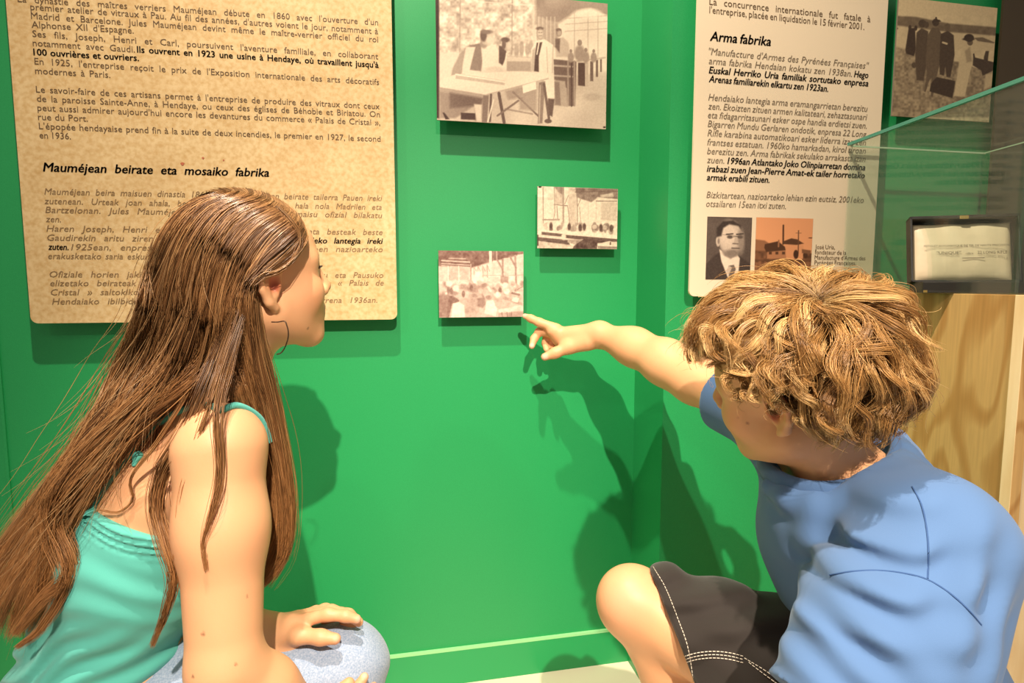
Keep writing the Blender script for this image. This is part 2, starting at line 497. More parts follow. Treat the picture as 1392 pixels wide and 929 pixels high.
def paint_workshop(x, y):
    p = Pic(x, y, SEP_D, SEP_L, 0.86)
    # glazed wall on the left, roof on the right
    p.poly([(-20, -120), (712, -80), (712, 430), (-20, 420)], 0.80, 8)
    gl = np.clip((700 - x) / 20, 0, 1) * np.clip((400 - y) / 20, 0, 1)
    p.noise(34, 0.16, 1, gl); p.noise(15, 0.12, 2, gl); p.noise(70, 0.06, 3, gl)
    for lx in (185, 550): p.line([(lx, -100), (lx - 5, 380)], 9, 0.58, 0.7)
    p.line([(300, 10), (712, 40)], 8, 0.95, 0.6)
    p.poly([(712, -90), (1230, -60), (1230, 120), (1100, 60), (1000, 75), (880, 160), (712, 170)], 0.50, 26)
    p.noise(90, 0.05, 4)
    p.poly([(720, 110), (870, 165), (870, 330), (720, 330)], 0.60, 14)
    for lx in range(735, 870, 28): p.line([(lx, 120), (lx, 320)], 8, 0.78, 0.6)
    p.poly([(880, 175), (1000, 90), (1100, 70), (1218, 110), (1218, 420), (880, 420)], 0.88, 16)
    for lx in (985, 1080, 1150): p.line([(lx, 90), (lx, 400)], 7, 0.66, 0.7)
    for ly in (110, 150, 200): p.line([(920, ly + 20), (1218, ly)], 7, 0.62, 0.6)
    p.ell(1090, 95, 80, 35, 0.95, 0.6, 0.7)
    # floor
    p.poly([(-20, 650), (1230, 500), (1230, 950), (-20, 950)], 0.76, 30)
    p.noise(120, 0.05, 5)
    p.poly([(40, 370), (180, 370), (150, 560), (40, 560)], 0.88, 14)
    p.poly([(510, 395), (680, 405), (680, 500), (510, 500)], 0.62, 10)
    p.poly([(510, 395), (680, 405), (680, 432), (510, 430)], 0.82, 8)
    # benches behind right
    p.poly([(830, 415), (1000, 430), (990, 745), (930, 745), (930, 620), (850, 560), (830, 560)], 0.34, 8)
    for ly in (460, 530): p.line([(835, ly), (970, ly + 8)], 13, 0.62)
    for lx in (940, 985): p.line([(lx, 430), (lx, 740)], 12, 0.55)
    p.line([(965, 430), (965, 745)], 10, 0.22)
    p.poly([(835, 560), (920, 570), (940, 750), (840, 740)], 0.62, 10); p.poly([(845, 575), (880, 575), (890, 740), (850, 735)], 0.42, 10)
    p.poly([(1010, 440), (1060, 440), (1060, 605), (1010, 600)], 0.22, 7); p.poly([(1060, 440), (1085, 440), (1080, 610), (1060, 605)], 0.70, 5)
    for bx, w, h0, h1 in ((1095, 22, 430, 570), (1135, 16, 420, 540), (1165, 12, 415, 505)):
        p.poly([(bx, h0), (bx + w, h0), (bx + w, h1), (bx, h1)], 0.34, 6)
    p.line([(1000, 430), (1200, 405)], 12, 0.72)
    # far workers
    p.poly([(845, 275), (905, 260), (945, 300), (950, 400), (855, 400)], 0.72, 12); p.poly([(850, 270), (885, 270), (880, 370), (850, 330)], 0.34, 10)
    p.ell(876, 228, 21, 30, 0.52); p.ell(874, 210, 20, 12, 0.38, .5); p.ell(880, 234, 13, 19, 0.66, .6)
    for bx, by, s in ((1022, 320, 1.0), (1065, 365, .7), (960, 370, .6), (1120, 370, .6)):
        p.ell(bx, by + 55 * s, 36 * s, 58 * s, 0.56, 0.4); p.ell(bx, by - 20 * s, 16 * s, 22 * s, 0.5, 0.3)
    for bx in (580, 615, 655, 680): p.ell(bx, 330 + (bx % 40), 17, 50, 0.58, 0.5, 0.8)
    # man in the long white coat
    p.poly([(715, 285), (775, 275), (835, 315), (842, 520), (845, 690), (790, 700), (770, 560), (740, 520), (690, 500), (680, 350)], 0.90, 7)
    p.poly([(720, 300), (760, 295), (735, 400), (735, 505), (700, 500), (705, 400)], 0.20, 7)
    p.line([(738, 290), (722, 380)], 9, 0.85); p.poly([(690, 350), (712, 330), (700, 500), (682, 500)], 0.70, 8)
    p.line([(790, 330), (798, 520)], 7, 0.70, 0.8); p.line([(835, 330), (830, 520)], 8, 0.66, 0.7)
    p.ell(745, 235, 27, 44, 0.58); p.ell(742, 200, 27, 13, 0.30, 0.6); p.ell(746, 238, 19, 32, 0.74, 0.6); p.line([(735, 228), (741, 228)], 5, 0.4); p.line([(750, 228), (757, 228)], 5, 0.4); p.line([(736, 251), (756, 251)], 5, 0.42)
    p.poly([(800, 690), (845, 695), (830, 820), (795, 800)], 0.26, 8); p.ell(800, 850, 26, 16, 0.3)
    # bending men
    p.poly([(130, 480), (180, 380), (250, 310), (300, 330), (280, 420), (250, 520), (120, 530)], 0.60, 12)
    p.poly([(250, 320), (330, 300), (350, 360), (330, 500), (255, 500)], 0.46, 10)
    p.poly([(225, 330), (290, 330), (250, 490), (320, 500), (320, 525), (195, 520), (205, 430)], 0.88, 9)
    p.poly([(330, 330), (430, 310), (465, 370), (460, 450), (400, 510), (345, 490)], 0.90, 10)
    p.ell(350, 300, 26, 40, 0.55, 0.4); p.ell(372, 268, 44, 50, 0.74, 0.3); p.ell(347, 250, 24, 42, 0.30, 0.5); p.ell(368, 224, 40, 15, 0.40, 0.6); p.ell(392, 282, 24, 30, 0.84, 0.6)
    p.poly([(455, 320), (505, 330), (510, 390), (480, 460), (455, 440)], 0.26, 9)
    p.poly([(505, 370), (515, 370), (500, 500), (485, 500)], 0.9, 7)
    p.ell(515, 312, 32, 46, 0.70, 0.3); p.ell(500, 280, 30, 18, 0.26, 0.5); p.ell(490, 310, 14, 34, 0.32, 0.5); p.ell(526, 322, 16, 26, 0.80, 0.6)
    p.ell(425, 495, 70, 28, 0.82, 0.5)
    # table
    p.poly([(40, 560), (160, 520), (560, 500), (835, 515), (800, 550), (360, 665), (40, 610)], 0.90, 6)
    p.poly([(40, 612), (360, 665), (360, 690), (40, 640)], 0.62, 6)
    p.poly([(155, 515), (500, 568), (495, 598), (150, 552)], 0.72, 5); p.line([(152, 522), (500, 576)], 9, 0.95)
    p.line([(800, 552), (365, 666)], 10, 0.70)
    p.poly([(40, 640), (345, 690), (330, 850), (290, 850), (285, 740), (150, 830), (40, 830)], 0.52, 14)
    p.poly([(110, 650), (345, 690), (325, 740), (110, 760)], 0.34, 20)
    p.poly([(188, 790), (290, 795), (292, 842), (188, 838)], 0.16, 6); p.poly([(280, 730), (335, 735), (330, 850), (300, 850)], 0.84, 10)
    p.poly([(345, 670), (385, 668), (372, 860), (335, 858)], 0.42, 6)
    p.line([(400, 665), (392, 850)], 16, 0.30); p.line([(418, 700), (378, 855)], 9, 0.9); p.line([(455, 655), (492, 860)], 22, 0.28)
    p.line([(555, 648), (735, 820)], 16, 0.34); p.line([(615, 690), (445, 812)], 14, 0.40); p.line([(552, 656), (730, 826)], 5, 0.8)
    p.poly([(500, 640), (720, 580), (720, 780), (600, 770), (600, 690), (520, 700)], 0.50, 20, 0.7)
    p.poly([(620, 600), (715, 572), (718, 625), (625, 655)], 0.93, 5)
    p.poly([(735, 580), (780, 570), (760, 865), (728, 868)], 0.44, 6); p.line([(772, 590), (806, 830)], 18, 0.30); p.line([(745, 600), (738, 860)], 7, 0.68)
    p.line([(500, 765), (690, 800)], 12, 0.45, 0.7); p.ell(1110, 680, 60, 26, 0.66, 0.6)
    # worn rim
    p.poly([(-5, -120), (36, -110), (36, 830), (-5, 830)], 0.03, 12)
    p.poly([(60, 790), (72, 790), (110, 838), (80, 838)], 0.08, 6); p.ell(1212, 792, 9, 7, 0.05); p.ell(1195, 893, 10, 6, 0.05)
    p.noise(7, 0.035, 8); p.noise(240, 0.05, 9)
    return p


def paint_hall(x, y):
    p = Pic(x, y, SEP_D, SEP_L, 0.88)
    p.poly([(320, 70), (420, 85), (430, 300), (320, 310)], 0.74, 12); p.poly([(490, 100), (590, 110), (590, 600), (490, 560)], 0.76, 16)
    p.poly([(310, 80), (420, 85), (410, 180), (360, 150)], 0.48, 16)
    p.poly([(580, 95), (1115, 105), (1115, 240), (860, 215), (780, 280), (590, 215)], 0.42, 18)
    p.noise(40, 0.09, 11, (y < 250) * 1.0)
    p.poly([(890, 190), (1050, 160), (1060, 210), (900, 215)], 0.72, 14); p.line([(580, 150), (1110, 140)], 14, 0.30, 0.7)
    p.line([(840, 265), (1100, 265)], 14, 0.50); p.poly([(900, 280), (1105, 280), (1105, 520), (900, 500)], 0.76, 20)
    p.line([(170, 90), (172, 540)], 16, 0.62); p.line([(425, 90), (425, 540)], 22, 0.58); p.line([(600, 220), (605, 560)], 11, 0.5)
    p.line([(310, 310), (480, 325)], 13, 0.52); p.line([(310, 90), (318, 420), (300, 500)], 10, 0.58); p.line([(345, 330), (355, 500)], 10, 0.5)
    p.line([(480, 330), (510, 560)], 10, 0.55); p.line([(600, 350), (650, 220)], 9, 0.55); p.line([(445, 300), (490, 190)], 9, 0.55); p.line([(630, 340), (645, 520)], 9, 0.55)
    p.line([(170, 500), (370, 500)], 20, 0.56)
    for lx in (740, 840): p.line([(lx, 280), (lx, 500)], 6, 0.74)
    r = np.random.default_rng(5)
    for i in range(46):
        bx = 190 + r.random() * 890; by = 545 + r.random() * 80 + (bx - 200) * 0.03
        p.ell(bx, by, 14 + r.random() * 22, 20 + r.random() * 26, 0.35 + 0.55 * r.random(), 0.5, 0.85)
    for bx, by in ((690, 590), (640, 600), (900, 600), (1030, 610), (500, 590), (270, 580)): p.ell(bx, by, 22, 46, 0.22, 0.5)
    p.poly([(150, 640), (440, 640), (1110, 700), (1110, 745), (440, 690), (150, 660)], 0.90, 9)
    p.poly([(150, 652), (420, 680), (420, 720), (150, 690)], 0.30, 10); p.poly([(440, 690), (1110, 745), (1110, 780), (820, 800), (690, 760), (440, 730)], 0.26, 10)
    p.poly([(110, 690), (400, 715), (400, 745), (110, 715)], 0.84, 8); p.poly([(110, 720), (480, 755), (520, 830), (110, 770)], 0.28, 10)
    p.poly([(480, 750), (690, 745), (660, 840), (480, 790)], 0.62, 10); p.poly([(690, 740), (860, 760), (850, 870), (540, 870), (560, 830)], 0.20, 12)
    p.poly([(110, 770), (530, 820), (440, 870), (110, 860)], 0.74, 12); p.noise(30, 0.1, 12, (y > 770) * 1.0)
    p.poly([(850, 810), (1000, 770), (1110, 790), (1110, 830)], 0.84, 8); p.line([(1020, 790), (1020, 810)], 20, 0.3); p.poly([(860, 830), (1110, 840), (1110, 870), (860, 870)], 0.5, 8)
    p.ell(130, 85, 22, 12, 0.02); p.poly([(95, 690), (110, 690), (112, 830), (95, 830)], 0.05, 8)
    p.ell(430, 715, 30, 40, 0.85, 0.6); p.noise(9, 0.05, 13); p.noise(22, 0.05, 14)
    return p


def paint_benches(x, y):
    p = Pic(x, y, (92, 56, 48), (240, 220, 202), 0.84)
    p.poly([(80, 70), (1070, 80), (1070, 130), (840, 190), (700, 220), (470, 290), (80, 270)], 0.26, 22)
    p.noise(26, 0.1, 21, (y < 280) * 1.0)
    for ly, w in ((205, 16), (240, 10), (262, 8)): p.line([(130, ly), (450, ly + 20)], w, 0.72)
    p.line([(215, 180), (400, 185)], 14, 0.75, 0.7)
    p.poly([(90, 275), (460, 285), (460, 470), (90, 470)], 0.80, 10)
    for lx in (205, 325): p.line([(lx, 270), (lx, 460)], 8, 0.95)
    p.poly([(215, 290), (320, 290), (320, 430), (215, 430)], 0.70, 10); p.poly([(340, 290), (440, 290), (440, 430), (340, 430)], 0.70, 10)
    p.line([(465, 250), (465, 480)], 18, 0.55)
    for (a, b_) in (((720, 210), (820, 200)), ((840, 180), (990, 165)), ((1000, 140), (1070, 130))):
        p.poly([a, b_, (b_[0], 380), (a[0], 380)], 0.82, 10)
    p.line([(690, 80), (692, 470)], 30, 0.86); p.line([(830, 190), (830, 470)], 22, 0.5); p.line([(975, 150), (985, 480)], 22, 0.5)
    p.line([(770, 200), (830, 310)], 20, 0.46); p.line([(920, 170), (985, 290)], 22, 0.44); p.line([(760, 90), (762, 200)], 16, 0.55)
    for i, bx in enumerate((500, 545, 600, 650)): p.line([(bx, 290 - i * 12), (bx + 6, 400)], 10, 0.6); p.line([(bx, 280 - i * 10), (bx + 30, 330)], 8, 0.55)
    p.poly([(805, 385), (900, 385), (890, 460), (805, 460)], 0.52, 8); p.line([(600, 378), (1070, 372)], 7, 0.62)
    p.poly([(920, 385), (975, 385), (960, 490), (890, 485)], 0.95, 8)
    p.poly([(520, 330), (590, 330), (615, 480), (480, 480)], 0.97, 26)
    p.poly([(90, 470), (1070, 500), (1070, 860), (90, 860)], 0.68, 24)
    r = np.random.default_rng(3)
    for i in range(70):
        bx = 100 + r.random() * 960; by = 450 + r.random() * 170
        p.ell(bx, by, 16 + r.random() * 40, 10 + r.random() * 26, 0.38 + 0.6 * r.random(), 0.6, 0.75, r.random() * 2)
    for bx, by in ((210, 545), (245, 555), (380, 590), (470, 520), (800, 550)): p.ell(bx, by, 20, 38, 0.3, 0.5)
    for bx, by in ((215, 470), (290, 520), (860, 490), (775, 600), (880, 560)): p.ell(bx, by, 36, 34, 0.92, 0.6)
    p.poly([(90, 600), (210, 600), (240, 660), (200, 860), (90, 860)], 0.42, 16)
    p.poly([(210, 610), (260, 610), (330, 660), (330, 690), (250, 700), (215, 860), (185, 860)], 0.30, 12)
    p.poly([(265, 700), (330, 680), (390, 720), (400, 860), (240, 860), (250, 760)], 0.93, 14)
    p.poly([(540, 640), (620, 630), (640, 700), (600, 750), (540, 730)], 0.40, 20); p.ell(670, 630, 34, 26, 0.45, 0.4)
    p.poly([(645, 670), (720, 660), (765, 760), (750, 850), (620, 810)], 0.94, 14)
    p.poly([(400, 640), (520, 640), (520, 860), (400, 860)], 0.60, 30)
    p.poly([(780, 770), (1070, 710), (1070, 780), (790, 810)], 0.84, 12); p.poly([(780, 810), (1070, 790), (1070, 860), (780, 860)], 0.56, 16)
    for lx in (820, 880, 930): p.line([(lx, 800), (lx + 6, 858)], 9, 0.35)
    p.poly([(830, 610), (1050, 690), (1050, 720), (830, 650)], 0.52, 16); p.poly([(950, 620), (1020, 640), (1000, 690), (930, 670)], 0.86, 10)
    p.line([(940, 580), (1020, 600)], 24, 0.35); p.line([(1000, 540), (1070, 500)], 12, 0.45)
    p.noise(10, 0.05, 22); p.noise(24, 0.07, 23); p.noise(60, 0.05, 24)
    return p


def photo(name, label, px, wallY, off, painter, pxm, res, thick=0.004):
    (ax, ay), (bx, by) = px       # bottom-left and top-right corner as seen
    y = wallY - off
    a = on_wall(ax, ay, y); b = on_wall(bx, by, y)
    t = thing(name, label, 'photograph', (0.5 * (a[0] + b[0]), y, a[2]), 'old photographs on the green wall')
    print_card('print', (a[0], a[2], b[0], b[2]), y, thick, res, painter, t, card_m, px_map=pxm)
    w, h = b[0] - a[0], b[2] - a[2]
    solid('mount', box_vf(a[0] + w * .25, y + thick, a[2] + h * .25, b[0] - w * .25, wallY, b[2] - h * .25), mount_m, t)
    return t


photo('photograph', 'largest sepia photograph, two men bent over a table beside a man in white', ((594, 163), (826, 5)), YA, 0.040, paint_workshop, (590, 0, 5.16), 0.0014)
photo('photograph', 'small sepia photograph of a bright hall, below right of the largest photograph', ((730.5, 337.5), (840, 257)), YA, 0.030, paint_hall, (720, 245, 9.29), 0.0011)
photo('photograph', 'small pinkish photograph of a crowded workshop, touched by the pointing finger', ((597, 432), (711.5, 342)), YA, 0.034, paint_benches, (585, 330, 8.443), 0.0011)


def paint_beach(x, y):
    p = Pic(x, y, (48, 34, 26), (228, 204, 160), 0.86)
    p.poly([(40, 190), (860, 270), (860, 560), (40, 380)], 0.80, 10)
    p.poly([(40, 120), (230, 130), (480, 180), (860, 210), (860, 275), (480, 245), (40, 190)], 0.36, 14); p.noise(30, 0.05, 31, ((y > 120) & (y < 280)) * 1.0)
    p.poly([(40, 350), (560, 480), (860, 545), (860, 900), (30, 900)], 0.52, 18)
    p.noise(16, 0.13, 32, (y > 360 + (x - 60) * .2) * 1.0); p.noise(40, 0.08, 33, (y > 380) * 1.0)
    # dark group
    p.poly([(145, 380), (170, 215), (220, 215), (225, 380), (210, 430), (150, 410)], 0.10, 7); p.ell(180, 210, 12, 18, 0.12); p.ell(225, 215, 12, 20, 0.12)
    p.poly([(220, 420), (230, 250), (270, 215), (320, 240), (310, 470), (285, 620), (230, 615)], 0.20, 8); p.ell(275, 180, 30, 30, 0.16); p.ell(308, 190, 18, 24, 0.2)
    p.poly([(300, 470), (315, 270), (350, 210), (400, 215), (425, 270), (410, 480), (380, 600), (355, 745), (340, 740), (345, 600), (330, 610), (300, 705), (288, 700), (310, 560)], 0.28, 7)
    p.ell(377, 172, 26, 30, 0.14); p.poly([(350, 160), (405, 150), (420, 165), (350, 172)], 0.1, 5); p.line([(380, 135), (384, 160)], 12, 0.1)
    p.poly([(405, 470), (415, 260), (470, 235), (515, 270), (522, 420), (490, 590), (460, 590), (450, 510), (440, 580), (408, 570)], 0.15, 7); p.ell(467, 208, 22, 30, 0.3); p.line([(432, 325), (462, 335)], 14, 0.8)
    p.ell(210, 500, 18, 22, 0.2, 0.4)
    p.poly([(385, 590), (528, 620), (505, 752), (330, 700), (340, 640)], 0.10, 7); p.line([(455, 598), (500, 606)], 9, 0.6)
    # woman in white
    p.poly([(590, 370), (640, 345), (665, 400), (660, 480), (640, 560), (600, 740), (515, 735), (545, 560), (560, 440)], 0.80, 10)
    p.poly([(600, 390), (640, 360), (655, 470), (615, 480)], 0.60, 14); p.line([(620, 490), (700, 520)], 12, 0.8)
    p.ell(640, 325, 22, 24, 0.3); p.ell(632, 290, 38, 30, 0.08, 0.2); p.ell(628, 300, 46, 12, 0.1, 0.4)
    # boats
    p.poly([(670, 290), (735, 285), (830, 325), (820, 332), (700, 315)], 0.34, 7); p.poly([(665, 420), (680, 440), (830, 478), (825, 535), (760, 570), (735, 580), (725, 540), (660, 500)], 0.14, 7)
    p.line([(668, 415), (672, 440)], 12, 0.12); p.poly([(745, 440), (760, 390), (785, 390), (775, 470), (770, 540), (745, 560)], 0.15, 7)
    p.poly([(760, 570), (820, 560), (815, 650), (745, 690)], 0.76, 14); p.poly([(60, 200), (90, 215), (85, 225), (60, 222)], 0.2, 5)
    p.noise(9, 0.03, 34)
    return p


photo('photograph', 'sepia beach photograph of men in coats around a suitcase, above the glass case', ((1212.5, 157.5), (1356, 11)), YB, 0.03, paint_beach, (1205, 0, 5.63), 0.0013)

# ------------------------------------------------------------------ cream panel (projecting wall)
yq = YB - 0.034
cream = mat('cream_panel_print', rgb(230, 211, 182), 0.4, 0.35)
ink_grey = mat('grey_printing_ink', rgb(120, 104, 84), 0.6)
a = on_wall(937, 403, yq); b = on_wall(1196, 200, yq)
panel2 = thing('information_panel', 'narrow cream information panel with a portrait and an orange factory picture below its text', 'information panel', (0.5 * (a[0] + b[0]), yq, a[2]))
solid('board', rounded_plate(a[0], a[2], b[0], 1.80, 0.012, yq, 0.006), cream, panel2)
solid('mount', box_vf(a[0] + .08, yq + .006, a[2] + .1, b[0] - .08, YB, 1.65), mount_m, panel2)
K4 = dict(k=3.572, ox=920, oy=0)
c = 0.0135
yt = yq - 0.0006
text_obj('french_paragraph', [
    L(158, 22, 940, 108, c, "La concurrence internationale fut fatale à", **K4),
    L(158, 63, 910, 145, c, "l'entreprise, placée en liquidation le 15 février 2001.", **K4)], yt, ink, panel2)
text_obj('heading', [L(160, 197, 457, 223, 0.0185, "*Arma fabrika", **K4)], yt, ink_bold, panel2, 0.2)
text_obj('basque_paragraph', [
    L(155, 265, 932, 335, c, '"Manufacture d\'Armes des Pyrénées Françaises"', **K4),
    L(155, 310, 850, 373, c, "arma fabrika Hendaian kokatu zen 1938an.", **K4),
    L(153, 487, 926, 543, c, "Hendaiako lantegia arma eramangarrietan berezitu", **K4),
    L(152, 530, 924, 584, c, "zen. Ekoizten zituen armen kalitateari, zehaztasunari", **K4),
    L(151, 573, 922, 625, c, "eta fidagarritasunari esker ospe handia erdietsi zuen.", **K4),
    L(150, 616, 920, 667, c, "Bigarren Mundu Gerlaren ondotik, enpresa 22 Long", **K4),
    L(149, 661, 918, 707, c, "Rifle karabina automatikoari esker liderra izan zen", **K4),
    L(148, 705, 917, 747, c, "frantses estatuan. 1960ko hamarkadan, kirol tiroan", **K4),
    L(147, 748, 916, 787, c, "berezitu zen. Arma fabrikak sekulako arrakasta izan", **K4),
    L(146, 791, 230, 795, c, "zuen.", **K4),
    L(175, 170, 1105, 201, c, "Bizkitartean, nazioarteko lehian ezin eutsiz, 2001eko", k=4.35, ox=920, oy=230),
    L(173, 222, 645, 236, c, "otsailaren 15ean itxi zuten.", k=4.35, ox=920, oy=230)], yt, ink_grey, panel2, 0.22)
text_obj('bold_basque_sentence', [
    L(860, 374, 930, 380, c, "*Hego", **K4),
    L(155, 355, 930, 420, c, "*Euskal Herriko Uria familiak sortutako enpresa", **K4),
    L(155, 398, 735, 446, c, "*Arenas familiarekin elkartu zen 1923an.", **K4),
    L(245, 796, 915, 828, c, "*1996an Atlantako Joko Olinpiarretan domina", **K4),
    L(145, 834, 913, 867, c, "*irabazi zuen Jean-Pierre Amat-ek tailer horretako", **K4),
    L(145, 876, 450, 888, c, "*armak erabili zituen.", **K4)], yt, ink_bold, panel2, 0.22)
K5 = dict(k=5.568, ox=950, oy=285)
text_obj('caption', [
    L(880, 298, 1030, 301, .0095, "José Uria,", **K5), L(878, 338, 1115, 343, .0095, "fondateur de la", **K5),
    L(876, 378, 1260, 385, .0095, "Manufacture d'Armes des", **K5), L(875, 417, 1190, 421, .0095, "Pyrénées Françaises.", **K5)], yt, ink, panel2)


def paint_portrait(x, y):
    p = Pic(x, y, (34, 24, 22), (244, 220, 196), 0.28)
    p.noise(120, 0.05, 41)
    p.poly([(45, 420), (140, 330), (215, 300), (300, 350), (350, 380), (410, 430), (410, 540), (45, 540)], 0.16, 10)
    p.poly([(155, 300), (200, 330), (290, 340), (310, 370), (295, 530), (225, 530), (170, 390)], 0.92, 9)
    p.poly([(225, 425), (265, 418), (280, 450), (255, 530), (225, 530)], 0.36, 7); p.poly([(205, 465), (230, 425), (250, 440), (225, 500)], 0.75, 8)
    p.poly([(165, 250), (300, 300), (290, 345), (240, 375), (195, 350), (160, 290)], 0.52, 14)
    p.ell(245, 215, 92, 128, 0.74, 0.2); p.ell(225, 190, 70, 96, 0.84, 0.7)
    p.ell(146, 238, 17, 42, 0.76, 0.3); p.ell(150, 240, 8, 22, 0.5, 0.6)
    p.poly([(132, 210), (135, 140), (180, 88), (260, 82), (320, 120), (335, 180), (300, 125), (230, 112), (185, 140), (170, 200)], 0.14, 14)
    p.ell(320, 240, 26, 90, 0.52, 0.8); p.ell(250, 330, 60, 26, 0.46, 0.8)
    for ex in (235, 312): p.ell(ex, 208, 22, 13, 0.28, 0.6); p.line([(ex - 26, 188), (ex + 22, 184)], 10, 0.18)
    p.line([(180, 190), (335, 205)], 4, 0.35, 0.8); p.line([(262, 206), (290, 205)], 5, 0.3)
    p.poly([(275, 210), (290, 210), (300, 255), (262, 258)], 0.70, 10); p.line([(258, 258), (296, 260)], 9, 0.38)
    p.line([(250, 292), (305, 294)], 9, 0.28); p.line([(262, 305), (296, 306)], 7, 0.5, 0.6)
    p.noise(8, 0.03, 42)
    return p


class Duo(Pic):
    pass


def paint_factory(x, y):
    p = Pic(x, y, (50, 30, 20), (232, 160, 112), 0.94)
    p.poly([(425, 225), (500, 235), (540, 262), (520, 340), (425, 335)], 0.52, 10)
    p.poly([(425, 310), (870, 330), (870, 420), (425, 420)], 0.34, 10); p.noise(20, 0.14, 51, (y > 320) * 1.0)
    p.poly([(520, 310), (660, 300), (660, 372), (515, 372)], 0.66, 6)
    p.poly([(500, 262), (600, 240), (650, 280), (660, 308), (510, 322), (495, 290)], 0.16, 7)
    p.poly([(655, 265), (790, 268), (800, 340), (780, 380), (660, 375)], 0.88, 6)
    p.poly([(640, 240), (700, 218), (745, 226), (795, 258), (740, 268), (640, 262)], 0.20, 7)
    p.line([(640, 120), (638, 260)], 13, 0.18); p.line([(605, 235), (603, 280)], 12, 0.55); p.line([(755, 160), (752, 330)], 8, 0.30); p.line([(735, 178), (775, 178)], 4, 0.35)
    p.ell(735, 340, 19, 34, 0.10, 0.3); p.ell(806, 345, 18, 26, 0.14, 0.3); p.poly([(780, 300), (850, 310), (845, 335), (780, 330)], 0.4, 8)
    for wx in (540, 590, 640): p.poly([(wx - 10, 320), (wx + 12, 320), (wx + 12, 340), (wx - 10, 340)], 0.18, 5)
    p.ell(845, 215, 16, 5, 0.3, 0.5); p.line([(425, 385), (860, 390)], 16, 0.2, 0.6); p.poly([(420, 400), (870, 405), (870, 540), (420, 540)], 0.45, 12); p.noise(14, 0.1, 52, (y > 390) * 1.0)
    return p


def inset(name, px, painter):
    (ax, ay), (bx, by) = px
    p0 = on_wall(ax, ay, yq - .0006); p1 = on_wall(bx, by, yq - .0006)
    print_card(name, (p0[0], p0[2], p1[0], p1[2]), yq - .0006, .0005, .0012, painter, panel2, card_m, px_map=(950, 285, 5.568))


inset('portrait_picture', ((959, 380), (1022.5, 296)), paint_portrait)
inset('factory_picture', ((1025, 382), (1105.5, 297.5)), paint_factory)

# ------------------------------------------------------------------ dark panel at the right edge
a = on_wall(1340, 300, YB - .03)
dark = mat('dark_brown_panel_print', rgb(74, 62, 46), 0.5, 0.3)
dark_t = mat('faded_dark_lettering', rgb(46, 38, 28), 0.6)
panel3 = thing('information_panel', 'dark brown panel at the right edge, standing behind the glass case', 'information panel', (1.62, YB - .03, 0.99))
solid('board', rounded_plate(1.437, 0.985, 1.95, 1.85, 0.004, YB - .03, 0.006), dark, panel3)
solid('mount', box_vf(1.5, YB - .024, 1.1, 1.9, YB, 1.7), mount_m, panel3)
rr = np.random.default_rng(12); V = []; Fs = []
for row in range(9):
    z = 1.44 - row * 0.026
    xx = 1.47
    while xx < 1.9:
        w = 0.012 + rr.random() * 0.03; n = len(V)
        V += [(xx, YB - .0306, z), (xx + w, YB - .0306, z), (xx + w, YB - .0306, z + .008), (xx, YB - .0306, z + .008)]
        Fs.append([n, n + 1, n + 2, n + 3]); xx += w + 0.008
keep_world(mesh_obj('faded_lines', V, Fs, dark_t, None, False), panel3)

# ------------------------------------------------------------------ plywood plinth and glass case
ply = mat('pale_plywood', rgb(214, 168, 104), 0.5, 0.4)
tcn = nd(ply, 'ShaderNodeTexCoord'); mp = nd(ply, 'ShaderNodeMapping'); mp.inputs['Scale'].default_value = (5, 5, 1.7)
nz = nd(ply, 'ShaderNodeTexNoise'); nz.inputs['Scale'].default_value = 1.0; nz.inputs['Detail'].default_value = 2.5; nz.inputs['Distortion'].default_value = 0.5
mul = nd(ply, 'ShaderNodeMath', operation='MULTIPLY'); mul.inputs[1].default_value = 75
sn = nd(ply, 'ShaderNodeMath', operation='SINE')
r = nd(ply, 'ShaderNodeValToRGB'); r.color_ramp.elements[0].position = 0.0; r.color_ramp.elements[1].position = 0.55
r.color_ramp.elements[0].color = rgb(196, 146, 84); r.color_ramp.elements[1].color = rgb(220, 176, 112)
md = nd(ply, 'ShaderNodeMath', operation='MULTIPLY_ADD'); md.inputs[1].default_value = 0.5; md.inputs[2].default_value = 0.5
fine = nd(ply, 'ShaderNodeTexNoise'); fine.inputs['Scale'].default_value = 1.0; fine.inputs['Detail'].default_value = 4
mp2 = nd(ply, 'ShaderNodeMapping'); mp2.inputs['Scale'].default_value = (220, 220, 10)
mxp = nd(ply, 'ShaderNodeMix', data_type='RGBA', blend_type='MULTIPLY'); mxp.inputs[0].default_value = 0.35
lk(ply, tcn.outputs['Object'], mp.inputs[0]); lk(ply, mp.outputs[0], nz.inputs['Vector']); lk(ply, nz.outputs[0], mul.inputs[0]); lk(ply, mul.outputs[0], sn.inputs[0])
lk(ply, sn.outputs[0], md.inputs[0]); lk(ply, md.outputs[0], r.inputs[0])
lk(ply, tcn.outputs['Object'], mp2.inputs[0]); lk(ply, mp2.outputs[0], fine.inputs['Vector'])
lk(ply, r.outputs[0], mxp.inputs[6]); lk(ply, fine.outputs[0], mxp.inputs[7]); lk(ply, mxp.outputs[2], bsdf(ply).inputs['Base Color'])
ply2 = mat('lit_plywood_front', rgb(240, 210, 160), 0.5, 0.4)  # same plywood, paler: strong light on the front face is in its colour
mottle(ply2, rgb(234, 200, 148), rgb(246, 220, 174), 6, 5, stretch=(8, 8, 1))
ZT = 0.985
YK = YB - .038
BL, BR, FR, FL = (1.018, YK), (1.48, YK), (1.40, 0.735), (0.962, 0.735)
plinth = thing('display_plinth', 'tall plywood display plinth with wavy grain behind the boy, carrying the glass case', 'plinth', (1.25, 1.0, 0))


